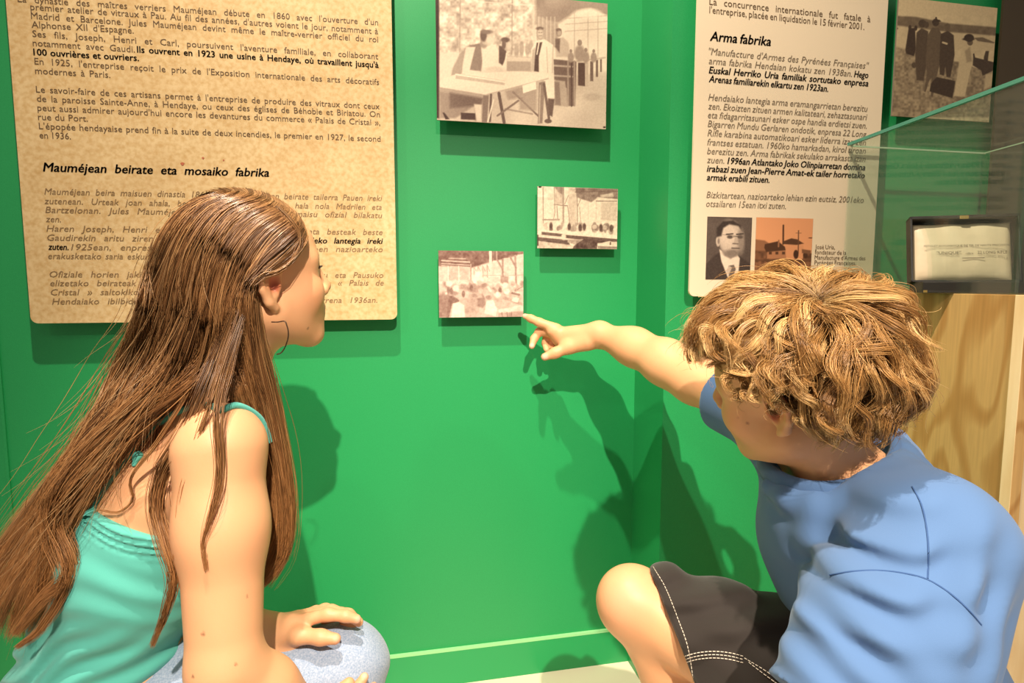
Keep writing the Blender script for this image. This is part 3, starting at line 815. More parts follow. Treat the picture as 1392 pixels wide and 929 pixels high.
def slab(p, q, t, z0, z1):
    """upright slab from plan point p to q, thickness t to the left of p->q"""
    p, q = np.array(p), np.array(q); d = (q - p) / np.linalg.norm(q - p); n = np.array([-d[1], d[0]]) * t
    return prism([tuple(p), tuple(q), tuple(q + n), tuple(p + n)], z0, z1)


solid('side_panel', slab(BL, FL, .018, 0, ZT), ply, plinth, .001)
FLi = (FL[0] + .004, FL[1]); FRi = (FR[0], FR[1])
solid('front_panel', slab((FL[0], FL[1]), FR, .018, 0, ZT), ply2, plinth, .001)
solid('side_panel', slab(FR, BR, .018, 0, ZT), ply, plinth, .001)
ins = [(1.038, YK - .002), (1.46, YK - .002), (1.384, 0.754), (0.981, 0.754)]
solid('top_panel', prism(ins, ZT - .02, ZT - .001), ply, plinth)

glass = bpy.data.materials.new('clear_case_glass'); glass.use_nodes = True
nt = glass.node_tree; nt.nodes.clear()
out = nt.nodes.new('ShaderNodeOutputMaterial'); tr = nt.nodes.new('ShaderNodeBsdfTransparent'); gl = nt.nodes.new('ShaderNodeBsdfGlossy')
fr = nt.nodes.new('ShaderNodeLayerWeight'); ms = nt.nodes.new('ShaderNodeMixShader'); df = nt.nodes.new('ShaderNodeBsdfDiffuse'); ms2 = nt.nodes.new('ShaderNodeMixShader')
tr.inputs[0].default_value = (0.955, 0.985, 0.968, 1); gl.inputs['Roughness'].default_value = 0.02; fr.inputs[0].default_value = 0.12
fm = nt.nodes.new('ShaderNodeMath'); fm.operation = 'MULTIPLY_ADD'; fm.inputs[1].default_value = .15; fm.inputs[2].default_value = .02
df.inputs[0].default_value = (0.75, 0.85, 0.72, 1); ms2.inputs[0].default_value = 0.012
nt.links.new(fr.outputs[1], fm.inputs[0]); nt.links.new(fm.outputs[0], ms.inputs[0]); nt.links.new(tr.outputs[0], ms.inputs[1]); nt.links.new(gl.outputs[0], ms.inputs[2])
nt.links.new(ms.outputs[0], ms2.inputs[1]); nt.links.new(df.outputs[0], ms2.inputs[2]); nt.links.new(ms2.outputs[0], out.inputs[0])
g_edge = mat('teal_glass_edge', rgb(64, 140, 120), 0.15, 0.8)
g_hi = mat('polished_glass_edge', rgb(190, 215, 180), 0.2, 0.8)
ZL = 1.3215
case = thing('glass_case', 'clear glass display case standing on the plywood plinth', 'display case', (1.25, 1.0, ZT))
gBL, gBR, gFR, gFL = (1.024, YK - .003), (1.399, YK - .003), (1.318, .755), (.9645, .755)
t = .006
for nm, p, q in (('left_pane', gBL, gFL), ('front_pane', gFL, gFR), ('right_pane', gFR, gBR), ('back_pane', gBR, gBL)):
    d = np.array(q) - np.array(p); d /= np.linalg.norm(d); e = d * t
    solid(nm, slab(tuple(np.array(p) + e), tuple(np.array(q) - e * .2), t, ZT + .0005, ZL - .006), glass, case)
lid_o = solid('lid_pane', prism([gBL, gBR, gFR, gFL], ZL - .006, ZL), glass, case)


def rod(name, p, q, r_, m, parent):
    p, q = np.array(p, float), np.array(q, float); d = q - p; d /= np.linalg.norm(d)
    a_ = np.cross(d, (0, 0, 1.0)); a_ = a_ / np.linalg.norm(a_) if np.linalg.norm(a_) > 1e-3 else np.array([1., 0, 0]); b_ = np.cross(d, a_)
    ring = [a_ * r_ + b_ * r_, -a_ * r_ + b_ * r_, -a_ * r_ - b_ * r_, a_ * r_ - b_ * r_]
    v = [p + k for k in ring] + [q + k for k in ring]
    f = [[0, 1, 2, 3], [7, 6, 5, 4]] + [[i, 4 + i, 4 + (i + 1) % 4, (i + 1) % 4] for i in range(4)]
    return keep_world(mesh_obj(name, v, f, m, None, False), parent)


rod('lid_edge', (*gBL, ZL - .003), (*gFL, ZL - .003), .0033, g_edge, lid_o.parent)
rod('lid_edge', (*gFL, ZL - .003), (*gFR, ZL - .003), .0033, g_edge, lid_o.parent)
rod('lid_edge', (gBL[0] + .004, gBL[1] - .003, ZL - .007), (gBR[0], gBR[1] - .003, ZL - .007), .0016, g_hi, lid_o.parent)
rod('lid_edge', (gBR[0], gBR[1], ZL - .006), (gFR[0], gFR[1], ZL - .006), .0012, g_hi, lid_o.parent)

# presentation box with open lid
leather = mat('black_leather_box', rgb(30, 27, 22), 0.45, 0.5); add_bump(leather, 500, .3, .0006)
satin = mat('cream_satin_lining', rgb(226, 206, 172), 0.45, 0.5); add_bump(satin, 14, .5, .006, 3)
brass = mat('worn_brass_clasp', rgb(190, 160, 90), 0.35, 0.5, Metallic=0.8)
O = P(1254, 398, 1.06); O[2] = ZT + .0012
ang = math.radians(-30)
bx_ = np.array([math.cos(ang), math.sin(ang), 0]); by_ = np.array([-math.sin(ang), math.cos(ang), 0]); bz_ = np.array([0, 0, 1.])
WB, DB, HB = 0.180, 0.075, 0.020
pbox = thing('presentation_box', 'open black presentation box with cream satin lid lining inside the glass case', 'box', tuple(O))


def lbox(name, o, ex, ey, ez, lo, hi, m, parent, bev=.001):
    v = []
    for k in range(8):
        q = [hi[i] if (k >> i) & 1 else lo[i] for i in range(3)]
        v.append(o + ex * q[0] + ey * q[1] + ez * q[2])
    f = [[0, 2, 3, 1], [4, 5, 7, 6], [0, 1, 5, 4], [2, 6, 7, 3], [0, 4, 6, 2], [1, 3, 7, 5]]
    ob = keep_world(mesh_obj(name, v, f, m, None, False), parent)
    if bev: bevel_mod(ob, bev)
    return ob


tray = lbox('tray', O, bx_, by_, bz_, (0, 0, 0), (WB, DB, .004), leather, pbox)
for lo, hi in (((0, 0, .003), (WB, .004, HB)), ((0, DB - .004, .003), (WB, DB, HB)), ((0, .004, .003), (.004, DB - .004, HB)), ((WB - .004, .004, .003), (WB, DB - .004, HB))):
    lbox('tray_wall', O, bx_, by_, bz_, lo, hi, leather, pbox)
lbox('notch', O, bx_, by_, bz_, (WB * .84, -.0015, .004), (WB * .99, .001, .016), mat('black_recess', rgb(8, 8, 8), .5), pbox, .003)
lbox('corner_fitting', O, bx_, by_, bz_, (.001, -.001, .001), (.007, .001, .005), brass, pbox, 0)
# lid leans back
tl = math.radians(14)
lz = bz_ * math.cos(tl) + by_ * math.sin(tl); ly = by_ * math.cos(tl) - bz_ * math.sin(tl)
OL = O + by_ * (DB - .030) + bz_ * HB - bx_ * 0.006
HL, TL_ = 0.128, .026
WL = WB - .008
lid = lbox('lid', OL, bx_, ly, lz, (0, TL_ - .003, 0), (WL, TL_, HL), leather, pbox)
for lo, hi in (((0, 0, 0), (.004, TL_, HL)), ((WL - .004, 0, 0), (WL, TL_, HL)), ((0, 0, HL - .006), (WL, TL_, HL)), ((0, 0, 0), (WL, TL_, .004))):
    lbox('lid_wall', OL, bx_, ly, lz, lo, hi, leather, pbox)
# puffed lining
nu, nv_ = 26, 20
U, Vv = np.meshgrid(np.linspace(.006, WL - .008, nu), np.linspace(.005, HL - .010, nv_), indexing='ij')
e1 = (U - .006) / (WL - .014); e2 = (Vv - .005) / (HL - .015)
puff = .016 * np.power(np.clip(4 * e1 * (1 - e1), 0, 1), .35) * np.power(np.clip(4 * e2 * (1 - e2), 0, 1), .35) + .0012 * np.sin(e1 * 19 + e2 * 7) * e1 * (1 - e1) * 4
pts = OL + U[..., None] * bx_ + Vv[..., None] * lz + (TL_ - .004 - puff)[..., None] * ly
I = np.arange(nu * nv_).reshape(nu, nv_)
keep_world(mesh_obj('lining', pts.reshape(-1, 3), np.stack([I[:-1, :-1], I[1:, :-1], I[1:, 1:], I[:-1, 1:]], -1).reshape(-1, 4), satin), pbox)


def lid_text(name, rows, m):
    V, Fc = [], []
    for txt, u0, u1, v0, h in rows:
        cu = bpy.data.curves.new('t', 'FONT'); cu.body = txt; cu.size = h / .72; cu.resolution_u = 2
        ob = bpy.data.objects.new('t', cu); COL.objects.link(ob); me = ob.to_mesh()
        co = np.array([v.co[:] for v in me.vertices]); fs = [list(p.vertices) for p in me.polygons]
        ob.to_mesh_clear(); bpy.data.objects.remove(ob)
        co[:, 0] = (co[:, 0] - co[:, 0].min()) / (co[:, 0].max() - co[:, 0].min()) * (u1 - u0) + u0
        n = sum(len(k) for k in V)
        pu, pv = co[:, 0], co[:, 1] + v0
        V.append(OL + pu[:, None] * bx_ + pv[:, None] * lz + (TL_ - .004 - .0185) * ly); Fc += [[i + n for i in f] for f in fs]
    keep_world(mesh_obj(name, np.concatenate(V), Fc, m, None, False), pbox)


lid_text('gilt_lettering', [('PISTOLET AUTOMATIQUE DE TIR DE HAUTE PRECISION', WL * .13, WL * .90, HL * .53, .0042),
                            ('"UNIQUE"', WL * .25, WL * .47, HL * .42, .0058), ('calibre', WL * .51, WL * .58, HL * .42, .0030),
                            ('22 LONG RIFLE', WL * .62, WL * .88, HL * .42, .0056)], mat('brown_stamped_letters', rgb(70, 52, 36), .6))
lbox('printed_rule', OL + (TL_ - .0226) * ly, bx_, ly, lz, (WL * .48, 0, HL * .355), (WL * .68, .0004, HL * .363), bpy.data.materials['brown_stamped_letters'], pbox, 0)
lbox('clasp', OL, bx_, ly, lz, (WL * .46, -.002, HL - .008), (WL * .54, 0.001, HL - .002), brass, pbox, .0006)
# ------------------------------------------------------------------ implicit-surface modelling (bodies and clothes)
def V3(r, u, d):
    """direction given as right, up, away of the viewer -> world"""
    return RT * r + UP * u + FW * d


def norm(v):
    v = np.asarray(v, float); return v / np.linalg.norm(v)


class Sdf:
    """smooth union of round cones and ellipsoids; ops are applied in order"""
    def __init__(s):
        s.ops = []

    def rc(s, a, b, ra, rb=None, k=0.02, sub=False):
        s.ops.append(('rc', np.asarray(a, np.float32), np.asarray(b, np.float32), ra, ra if rb is None else rb, k, sub)); return s

    def chain(s, pts, rs, k=0.02, sub=False):
        for i in range(len(pts) - 1): s.rc(pts[i], pts[i + 1], rs[i], rs[i + 1], k, sub)
        return s

    def ell(s, c, r, R=None, k=0.02, sub=False):
        R = np.eye(3) if R is None else np.asarray(R)
        s.ops.append(('ell', np.asarray(c, np.float32), np.asarray(r, np.float32), R.astype(np.float32), None, k, sub)); return s

    def ball(s, c, r, k=0.02, sub=False):
        return s.rc(c, np.asarray(c) + 1e-4, r, r, k, sub)

    def plane(s, p, n, k=0.004):
        """keep the side the normal points away from"""
        s.ops.append(('pl', np.asarray(p, np.float32), norm(n).astype(np.float32), None, None, k, 'int')); return s

    def off(s, amount):
        s.ops.append(('off', amount, None, None, None, 0, None)); return s

    def disp(s, fn):
        s.ops.append(('disp', fn, None, None, None, 0, None)); return s

    def add(s, other):
        s.ops += other.ops; return s

    def __call__(s, p):
        p = np.asarray(p, np.float32)
        D = np.full(len(p), 9.0, np.float32)
        for t, a, b, c, e, k, sub in s.ops:
            if t == 'off': D = D - a; continue
            if t == 'disp': D = D + a(p); continue
            if t == 'rc':
                ba = b - a; L2 = float(ba @ ba) + 1e-12
                h = np.clip((p - a) @ ba / L2, 0, 1)
                q = p - a - h[:, None] * ba
                d = np.sqrt(np.einsum('ij,ij->i', q, q)) - (c + (e - c) * h)
            elif t == 'ell':
                q = (p - a) @ c
                k0 = np.sqrt(((q / b) ** 2).sum(1)); k1 = np.sqrt(((q / (b * b)) ** 2).sum(1)) + 1e-9
                d = k0 * (k0 - 1) / k1
                d = np.where(k0 < 1e-3, -float(b.min()), d)
            elif t == 'fn':
                d = a(p)
            else:
                d = (p - a) @ b
            if sub == 'int':
                h = np.maximum(k - np.abs(D - d), 0) / k; D = np.maximum(D, d) + h * h * k * .25
            elif sub:
                h = np.maximum(k - np.abs(D + d), 0) / k; D = np.maximum(D, -d) + h * h * k * .25
            else:
                h = np.maximum(k - np.abs(D - d), 0) / k; D = np.minimum(D, d) - h * h * k * .25
        return D


def polygonise(sdf, lo, hi, h, smooth=1, margin=1.5):
    """naive surface nets over a sparse band -> verts, quads"""
    B = 4
    lo = np.asarray(lo, float); n = np.ceil((np.asarray(hi) - lo) / (h * B)).astype(int)
    cc = np.stack(np.meshgrid(*[np.arange(k) for k in n], indexing='ij'), -1).reshape(-1, 3)
    dc = np.concatenate([sdf(lo + (c_ + .5) * h * B) for c_ in np.array_split(cc, max(1, len(cc) // 400000))])
    N = n * B
    D = np.repeat(np.repeat(np.repeat(np.where(dc < 0, -1., 1.).astype(np.float32).reshape(n), B, 0), B, 1), B, 2)
    act = cc[np.abs(dc) < h * B * margin]
    offs = np.stack(np.meshgrid(*[np.arange(B)] * 3, indexing='ij'), -1).reshape(-1, 3)
    for ch in np.array_split(act, max(1, len(act) // 8000)):
        ids = (ch[:, None, :] * B + offs[None]).reshape(-1, 3)
        D[ids[:, 0], ids[:, 1], ids[:, 2]] = sdf(lo + ids * h)
    S = D < 0
    cnt = np.zeros(tuple(N - 1), np.int8)
    for i in (0, 1):
        for j in (0, 1):
            for k in (0, 1): cnt += S[i:N[0] - 1 + i, j:N[1] - 1 + j, k:N[2] - 1 + k]
    ci = np.argwhere((cnt > 0) & (cnt < 8)); del cnt
    M = N - 1
    lin = (ci[:, 0].astype(np.int64) * M[1] + ci[:, 1]) * M[2] + ci[:, 2]
    acc = np.zeros((len(ci), 3)); w = np.zeros(len(ci))
    corner = [(i, j, k) for i in (0, 1) for j in (0, 1) for k in (0, 1)]
    val = {c_: D[ci[:, 0] + c_[0], ci[:, 1] + c_[1], ci[:, 2] + c_[2]] for c_ in corner}
    for a_ in corner:
        for ax in range(3):
            if a_[ax]: continue
            b_ = list(a_); b_[ax] = 1; b_ = tuple(b_)
            va, vb = val[a_], val[b_]
            m = (va < 0) != (vb < 0)
            t = np.where(m, va / np.where(m, va - vb, 1), 0)
            q = np.array(a_, float)[None] + t[:, None] * np.eye(3)[ax]
            acc += q * m[:, None]; w += m
    verts = lo + (ci + acc / w[:, None]) * h
    quads = []
    for ax in range(3):
        sl0 = [slice(1, M[i]) for i in range(3)]; sl1 = list(sl0)
        sl0[ax] = slice(0, N[ax] - 1); sl1[ax] = slice(1, N[ax])
        s0, s1 = S[tuple(sl0)], S[tuple(sl1)]
        e = np.argwhere(s0 != s1)
        fl = s0[e[:, 0], e[:, 1], e[:, 2]]
        st = np.array([1, 1, 1]); st[ax] = 0
        e = e + st
        u, v = (ax + 1) % 3, (ax + 2) % 3
        du = np.zeros(3, int); du[u] = 1; dv = np.zeros(3, int); dv[v] = 1
        q = np.stack([e - du - dv, e - dv, e, e - du], 1)
        ql = (q[..., 0].astype(np.int64) * M[1] + q[..., 1]) * M[2] + q[..., 2]
        ql = np.searchsorted(lin, ql)
        quads.append(np.where(fl[:, None], ql, ql[:, ::-1]))
    F = np.concatenate(quads)
    del D, S
    for _ in range(smooth):
        a2 = np.zeros_like(verts); c2 = np.zeros(len(verts))
        for i in range(4):
            np.add.at(a2, F[:, i], verts[F[:, (i + 1) % 4]]); np.add.at(c2, F[:, i], 1)
            np.add.at(a2, F[:, i], verts[F[:, i - 1]]); np.add.at(c2, F[:, i], 1)
        verts = verts * .5 + .5 * a2 / np.maximum(c2, 1)[:, None]
    return verts, F


def march(sdf, px, py, d0=0.35, d1=1.6):
    """first point of the surface along the line through a photo position"""
    ray = FW + RT * (px - CX) / F_PX - UP * (py - CY) / F_PX
    d = d0
    best = (9, d0)
    for _ in range(200):
        v = float(sdf((CAM + ray * d)[None])[0])
        if v < best[0]: best = (v, d)
        if v < 4e-4 or d > d1: break
        d += max(v * .6, 3e-4)
    return CAM + ray * best[1]


def grad(sdf, p, e=1e-3):
    q = np.asarray(p, float)
    g = np.array([sdf((q + e * k)[None])[0] - sdf((q - e * k)[None])[0] for k in np.eye(3)])
    return g / (np.linalg.norm(g) + 1e-9)


def spline(pts, T):
    """Catmull-Rom through points, T samples, near-uniform by length"""
    p = np.asarray(pts, float); n = len(p)
    q = np.vstack([2 * p[0] - p[1], p, 2 * p[-1] - p[-2]])
    out = []
    m = 12
    for i in range(n - 1):
        a, b, c_, d = q[i:i + 4]
        t = np.linspace(0, 1, m, endpoint=False)[:, None]
        out.append(.5 * (2 * b + (c_ - a) * t + (2 * a - 5 * b + 4 * c_ - d) * t ** 2 + (3 * b - a - 3 * c_ + d) * t ** 3))
    out = np.vstack(out + [p[-1:]])
    L_ = np.concatenate([[0], np.cumsum(np.linalg.norm(np.diff(out, axis=0), axis=1))])
    s = np.linspace(0, L_[-1], T)
    return np.stack([np.interp(s, L_, out[:, i]) for i in range(3)], 1)


def tubes(paths, rad, sides=3):
    """paths (N,T,3), rad (N,T) -> verts, quads"""
    N, T, _ = paths.shape
    t = np.gradient(paths, axis=1); t /= np.linalg.norm(t, axis=2, keepdims=True) + 1e-12
    ref = np.where(np.abs(t[..., 2:3]) > .9, np.array([1., 0, 0]), np.array([0, 0, 1.]))
    a = np.cross(t, ref); a /= np.linalg.norm(a, axis=2, keepdims=True) + 1e-12
    b = np.cross(t, a)
    ang = np.arange(sides) * 2 * np.pi / sides
    v = paths[:, :, None] + rad[:, :, None, None] * (a[:, :, None] * np.cos(ang)[None, None, :, None] + b[:, :, None] * np.sin(ang)[None, None, :, None])
    I = np.arange(N * T * sides).reshape(N, T, sides)
    J = np.roll(I, -1, axis=2)
    f = np.stack([I[:, :-1], J[:, :-1], J[:, 1:], I[:, 1:]], -1).reshape(-1, 4)
    return v.reshape(-1, 3), f


def tube_obj(name, pts, r, m, parent, T=60, sides=8, flat=None, closed=False):
    p = spline(pts, T)[None]
    rr = np.full((1, T), r) if np.isscalar(r) else np.interp(np.linspace(0, 1, T), np.linspace(0, 1, len(r)), r)[None]
    v, f = tubes(p, rr, sides)
    return keep_world(mesh_obj(name, v, f, m, None, True), parent)


def head_prims(S, O, X, Y, Z, k=1.0, nose=1.0, ear=(0.0, 1.0)):
    """adult/teen head in its own frame (X forward, Y left, Z up)"""
    Rm = np.stack([X, Y, Z], 1)
    w = lambda x, y, z: O + k * (X * x + Y * y + Z * z)
    def E(x, y, z, a, b, c_, kk=.02, sub=False): S.ell(w(x, y, z), np.array([a, b, c_]) * k, Rm, kk * k, sub)
    E(-.012, 0, .030, .094, .073, .078)
    E(.035, 0, .030, .054, .062, .060, .03)
    E(.036, 0, -.035, .050, .056, .070, .03)
    E(.012, 0, -.055, .062, .050, .040, .03)
    for s in (1, -1):
        S.rc(w(.004, s * .047, -.058), w(.070, s * .016, -.100), .020 * k, .015 * k, .03 * k)
        S.ball(w(.058, s * .033, -.034), .029 * k, .025 * k)
        S.rc(w(.083, s * .012, .014), w(.066, s * .045, .016), .011 * k, .010 * k, .02 * k)
    S.ball(w(.080, 0, -.100), .016 * k, .02 * k)
    E(.074, 0, -.064, .026, .031, .026, .02)
    for s in (1, -1):
        S.ball(w(.098, s * .031, .000), .015 * k, .014 * k, True)
    S.rc(w(.090, 0, .008), w(.110 * nose, 0, -.026), .0075 * k, .0100 * k, .014 * k)
    for s in (1, -1):
        S.ball(w(.102, s * .010, -.033), .0080 * k, .008 * k)
        S.ball(w(.0745, s * .031, -.002), .0125 * k, .003 * k)
    E(.093, 0, -.0575, .010, .021, .0055, .006)
    E(.091, 0, -.0690, .010, .018, .0065, .006)
    S.rc(w(.106, -.016, -.0632), w(.106, .016, -.0632), .0022 * k, .0022 * k, .003 * k, True)
    for s in (1, -1):
        yb = .069
        hel = [(.004, yb + .001, -.004), (.006, yb + .006, .014), (-.003, yb + .010, .026), (-.016, yb + .014, .025), (-.025, yb + .016, .010), (-.023, yb + .014, -.010), (-.014, yb + .010, -.026), (-.004, yb + .004, -.034)]
        ez, es = ear
        E(-.010, s * (yb + .004), -.002 * es + ez, .017, .0075, .028 * es, .006)
        S.chain([w(x, s * y, z * es + ez) for x, y, z in hel], [.0045 * k] * 6 + [.006 * k, .006 * k], .005 * k)
        E(-.005, s * (yb + .014), -.004 * es + ez, .0085, .010, .014 * es, .004, True)
        S.rc(w(-.016, s * (yb + .010), .014 * es + ez), w(-.014, s * (yb + .010), -.016 * es + ez), .0035 * k, .0035 * k, .004 * k)
        S.rc(w(.003, s * (yb + .004), -.004 + ez), w(.003, s * (yb + .004), -.010 + ez), .0045 * k, .004 * k, .004 * k)
    return w, Rm


skin = mat('skin', (0.7, 0.42, 0.27, 1), 0.48, 0.4)
vcol(skin)
bsdf(skin).inputs['Subsurface Weight'].default_value = 0.12
bsdf(skin).inputs['Subsurface Radius'].default_value = (1.0, 0.35, 0.18)
bsdf(skin).inputs['Subsurface Scale'].default_value = 0.012
add_bump(skin, 420, .10, .0008, 2)


def blob(p, c, r, soft=.6):
    """weight 1 near point c fading out by radius r"""
    d = np.linalg.norm(p - c, axis=1) / r
    return np.clip((1 - d) / soft, 0, 1)[:, None]


def skin_tones(p, w, k, base, base_lip=(.52, .18, .14), ez=0.0):
    """skin colour with lips, brows, eyes and blush in the head frame w"""
    c = np.tile(np.array(base), (len(p), 1))
    n = (vnoise(p[:, 0] + p[:, 2], p[:, 1] - p[:, 2], .03, 77) - .5)[:, None]
    c = c * (1 + .10 * n * np.array([.5, 1, 1]))
    red = np.array(base) * np.array([1.0, .62, .55])
    for s in (1, -1):
        c = c + (red - c) * .45 * blob(p, w(.062, s * .040, -.040), .035 * k, 1.0)
        c = c + (red * np.array([.9, .6, .55]) - c) * .75 * blob(p, w(-.004, s * .076, -.004 + ez), .017 * k, .7)
        c = c + (np.array([.30, .05, .025]) - c) * .8 * blob(p, w(-.002, s * .076, -.008 + ez), .0095 * k, .7)  # dark ear hollow, its shade put into the skin colour
        c = c + (red - c) * .5 * blob(p, w(-.015, s * .085, .012 + ez), .026 * k, .7)
        for t in np.linspace(0, 1, 7):
            q = w(.096 - .018 * t * t, s * (.014 + .030 * t), .016 + .006 * math.sin(t * 2.6))
            c = c + (np.array([.10, .05, .025]) - c) * .8 * blob(p, q, .0060 * k, .8)
        e = blob(p, w(.0745, s * .031, -.002), .0134 * k, .05) * blob(p, w(.092, s * .031, -.0025), .0125 * k, .3)
        c = c + (np.array([.75, .70, .64]) - c) * e
        c = c + (np.array([.10, .05, .02]) - c) * blob(p, w(.0875, s * .030, -.002), .0062 * k, .2)
    for y in np.linspace(-.017, .017, 9):
        c = c + (np.array(base_lip) - c) * .5 * blob(p, w(.102 - abs(y) * .25, y, -.0635), .0085 * k, .6)
    c = c + (red - c) * .4 * blob(p, w(.112, 0, -.028), .016 * k, .8)
    return c


def tip_tone(c, p, pts, r, col):
    for q in pts: c = c + (np.array(col) - c) * .6 * blob(p, np.asarray(q), r, .6)
    return c


def bounds(pts, pad):
    a = np.array(pts); return a.min(0) - pad, a.max(0) + pad


def cloth(name, base, rough=.8, weave=1800, st=.25):
    m = mat(name, base, rough, .25)
    n, b = add_bump(m, weave, st, .0006, 2)
    bsdf(m).inputs['Sheen Weight'].default_value = .15
    return m


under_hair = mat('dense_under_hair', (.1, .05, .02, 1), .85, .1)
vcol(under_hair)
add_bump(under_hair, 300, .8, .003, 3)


def hair_obj(name, paths, r_root, r_tip, tone, m, parent, base=None):
    N, T, _ = paths.shape
    prof = np.interp(np.linspace(0, 1, T), [0, .1, .6, 1], [.8, 1, .9, .25])
    rad = np.broadcast_to(r_root * prof, (N, T)).copy()
    v, f = tubes(paths, rad, 3)
    c = np.repeat(tone.reshape(N * T, 3), 3, axis=0)
    nf = len(f)
    if base is not None:
        bv, bf, bc = base
        f = np.vstack([f, bf + len(v)]); v = np.vstack([v, bv]); c = np.vstack([c, bc])
    o = mesh_obj(name, v, f, m, None, True, c)
    if base is not None:
        o.data.materials.append(under_hair)
        mi = np.zeros(len(o.data.polygons), np.int32); mi[nf:] = 1
        o.data.polygons.foreach_set('material_index', mi)
    return keep_world(o, parent)
# ------------------------------------------------------------------ the girl
GD = .82
gf = V3(math.cos(math.radians(44)), 0, math.sin(math.radians(44)))
gz = norm(np.array([0, 0, 1.0]) - .07 * gf)
gf = norm(gf - gz * (gf @ gz)); gl_ = np.cross(gz, gf)
GO = P(346, 372, GD)
G = Sdf()
kG = .93
# torso
a35 = math.radians(42)
tf = V3(math.cos(a35), 0, math.sin(a35)); tl = V3(-math.sin(a35), 0, math.cos(a35))
tz = norm(P(255, 580, .83) - P(110, 1000, .88)); tf = norm(tf - tz * (tf @ tz)); tl = np.cross(tz, tf)
TR_ = np.stack([tf, tl, tz], 1)
torso = Sdf()
torso.ell(P(112, 1000, .89), (.115, .155, .12), TR_)
torso.ell(P(140, 890, .875), (.095, .130, .14), TR_, .05)
torso.ell(P(182, 745, .86), (.098, .140, .13), TR_, .05)
torso.ell(P(228, 650, .85), (.080, .130, .085), TR_, .04)
gSR = P(298, 614, .735); gSL = gSR + tl * .27 + tz * .01
gNB = P(285, 566, .845)
G.add(torso)
G.rc(gNB - tz * .02, GO + gz * (-.055) - gf * .012, .052, .048, .03)
G.rc(gNB - tz * .01, gSR + tz * .012, .040, .040, .04)
G.rc(gNB - tz * .01, gSL + tz * .012, .040, .040, .04)
gER = P(306, 905, .70); gWR = P(428, 990, .775)
G.chain([gSR, P(302, 720, .722), gER], [.0545, .049, .041], .03)
G.chain([gER, gER * .6 + gWR * .4, gWR], [.041, .041, .026], .015)
gEL = P(222, 790, 1.0); gWL = P(358, 858, .888)
G.chain([gSL, gEL], [.05, .038], .03); G.chain([gEL, gEL * .6 + gWL * .4, gWL], [.038, .037, .0245], .015)
# left hand lying on the knee
hk = .008
palm = [P(400, 848, .862), P(406, 846, .876), P(408, 842, .890), P(404, 843, .903)]
G.rc(gWL, P(398, 852, .870), .023, .0165, .014); G.rc(gWL, P(400, 850, .895), .021, .015, .014)
G.rc(P(398, 850, .866), P(400, 846, .902), .0135, .013, .012)
for pts, r in (([P(412, 844, .866), P(446, 836, .862), P(470, 838, .862), P(485, 842, .863)], (.0098, .0088, .0082, .0068)),
               ([P(414, 840, .880), P(450, 831, .880), P(474, 836, .882), P(488, 846, .884)], (.0098, .0088, .0082, .0068)),
               ([P(412, 838, .893), P(442, 829, .897), P(464, 834, .900), P(478, 844, .902)], (.0094, .0084, .0078, .0065)),
               ([P(406, 838, .905), P(430, 831, .912), P(448, 836, .916), P(459, 844, .918)], (.0085, .0075, .0068, .0058))):
    G.chain(pts, r, .006)
G.chain([P(372, 862, .872), P(406, 864, .848), P(436, 867, .843), P(456, 869, .843)], (.0150, .0118, .0102, .0080), .008)
# right hand reaching up to the knee from below
G.rc(gWR, P(462, 968, .815), .024, .018, .014); G.rc(gWR, P(452, 978, .835), .022, .017, .014)
gfing = [[P(468, 962, .812), P(484, 938, .818), P(495, 921, .824)], [P(474, 966, .822), P(496, 946, .830), P(508, 934, .84)],
         [P(474, 972, .832), P(496, 958, .842), P(508, 950, .852)], [P(468, 980, .840), P(486, 974, .852), P(496, 970, .86)]]
for pts in gfing: G.chain(pts, (.0095, .0082, .0065), .006)
G.chain([P(440, 970, .80), P(462, 944, .79), P(474, 930, .80)], (.013, .0105, .0085), .008)
# legs
gHR = P(100, 1005, .82); gHL = P(80, 1000, .97)
gKR = P(466, 908, .905); gKL = P(395, 1150, 1.06)
down = np.array([0, 0, -1.0])
gAR = gKR + down * .33 - gf * .05; gAR[2] = .085
gKL[2] = .065
gAL = gKL - tf * np.array([1, 1, 0]) * .36; gAL[2] = .06
legs = Sdf()
legs.chain([gHR, gHR * .5 + gKR * .5, gKR], [.098, .082, .060], .03); legs.chain([gHL, gKL], [.095, .056], .03)
legs.chain([gKR, gKR * .7 + gAR * .3 - gf * .02, gAR], [.056, .056, .036], .02); legs.chain([gKL, gKL * .7 + gAL * .3, gAL], [.055, .055, .036], .02)
G.add(legs)
ff = norm(np.array([gf[0], gf[1], 0]))
G.chain([gAR - np.array([0, 0, .03]), gAR + ff * .10 - np.array([0, 0, .055]), gAR + ff * .16 - np.array([0, 0, .062])], [.034, .028, .02], .02)
G.chain([gAL, gAL - ff * .10 - np.array([0, 0, .028])], [.034, .024], .02)
gw, gR = head_prims(G, GO, gf, gl_, gz, kG, ear=(-.012, 1.12))
lo, hi = bounds([gAL - ff * .1, gAR, gKL, gHL, gKR, GO + gz * .11, gER, P(508, 934, .84), gAR + ff * .16], .10)
lo[2] = -.01
gv, gq = polygonise(G, lo, hi, .0026, 1)
girl = thing('person', 'girl with long brown hair in a turquoise strappy top and jeans, crouching, looking right', 'person', (float(gHR[0]), float(gHR[1]), 0.0))
gc = skin_tones(gv, gw, kG, (.69, .355, .185), ez=-.012)
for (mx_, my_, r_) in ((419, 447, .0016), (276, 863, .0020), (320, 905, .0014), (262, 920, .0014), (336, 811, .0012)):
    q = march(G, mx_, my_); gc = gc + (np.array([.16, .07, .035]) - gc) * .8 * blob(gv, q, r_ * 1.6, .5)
gc = tip_tone(gc, gv, [P(496, 919, .822), P(457, 869, .841), P(487, 843, .861)], .007, (.80, .52, .42))
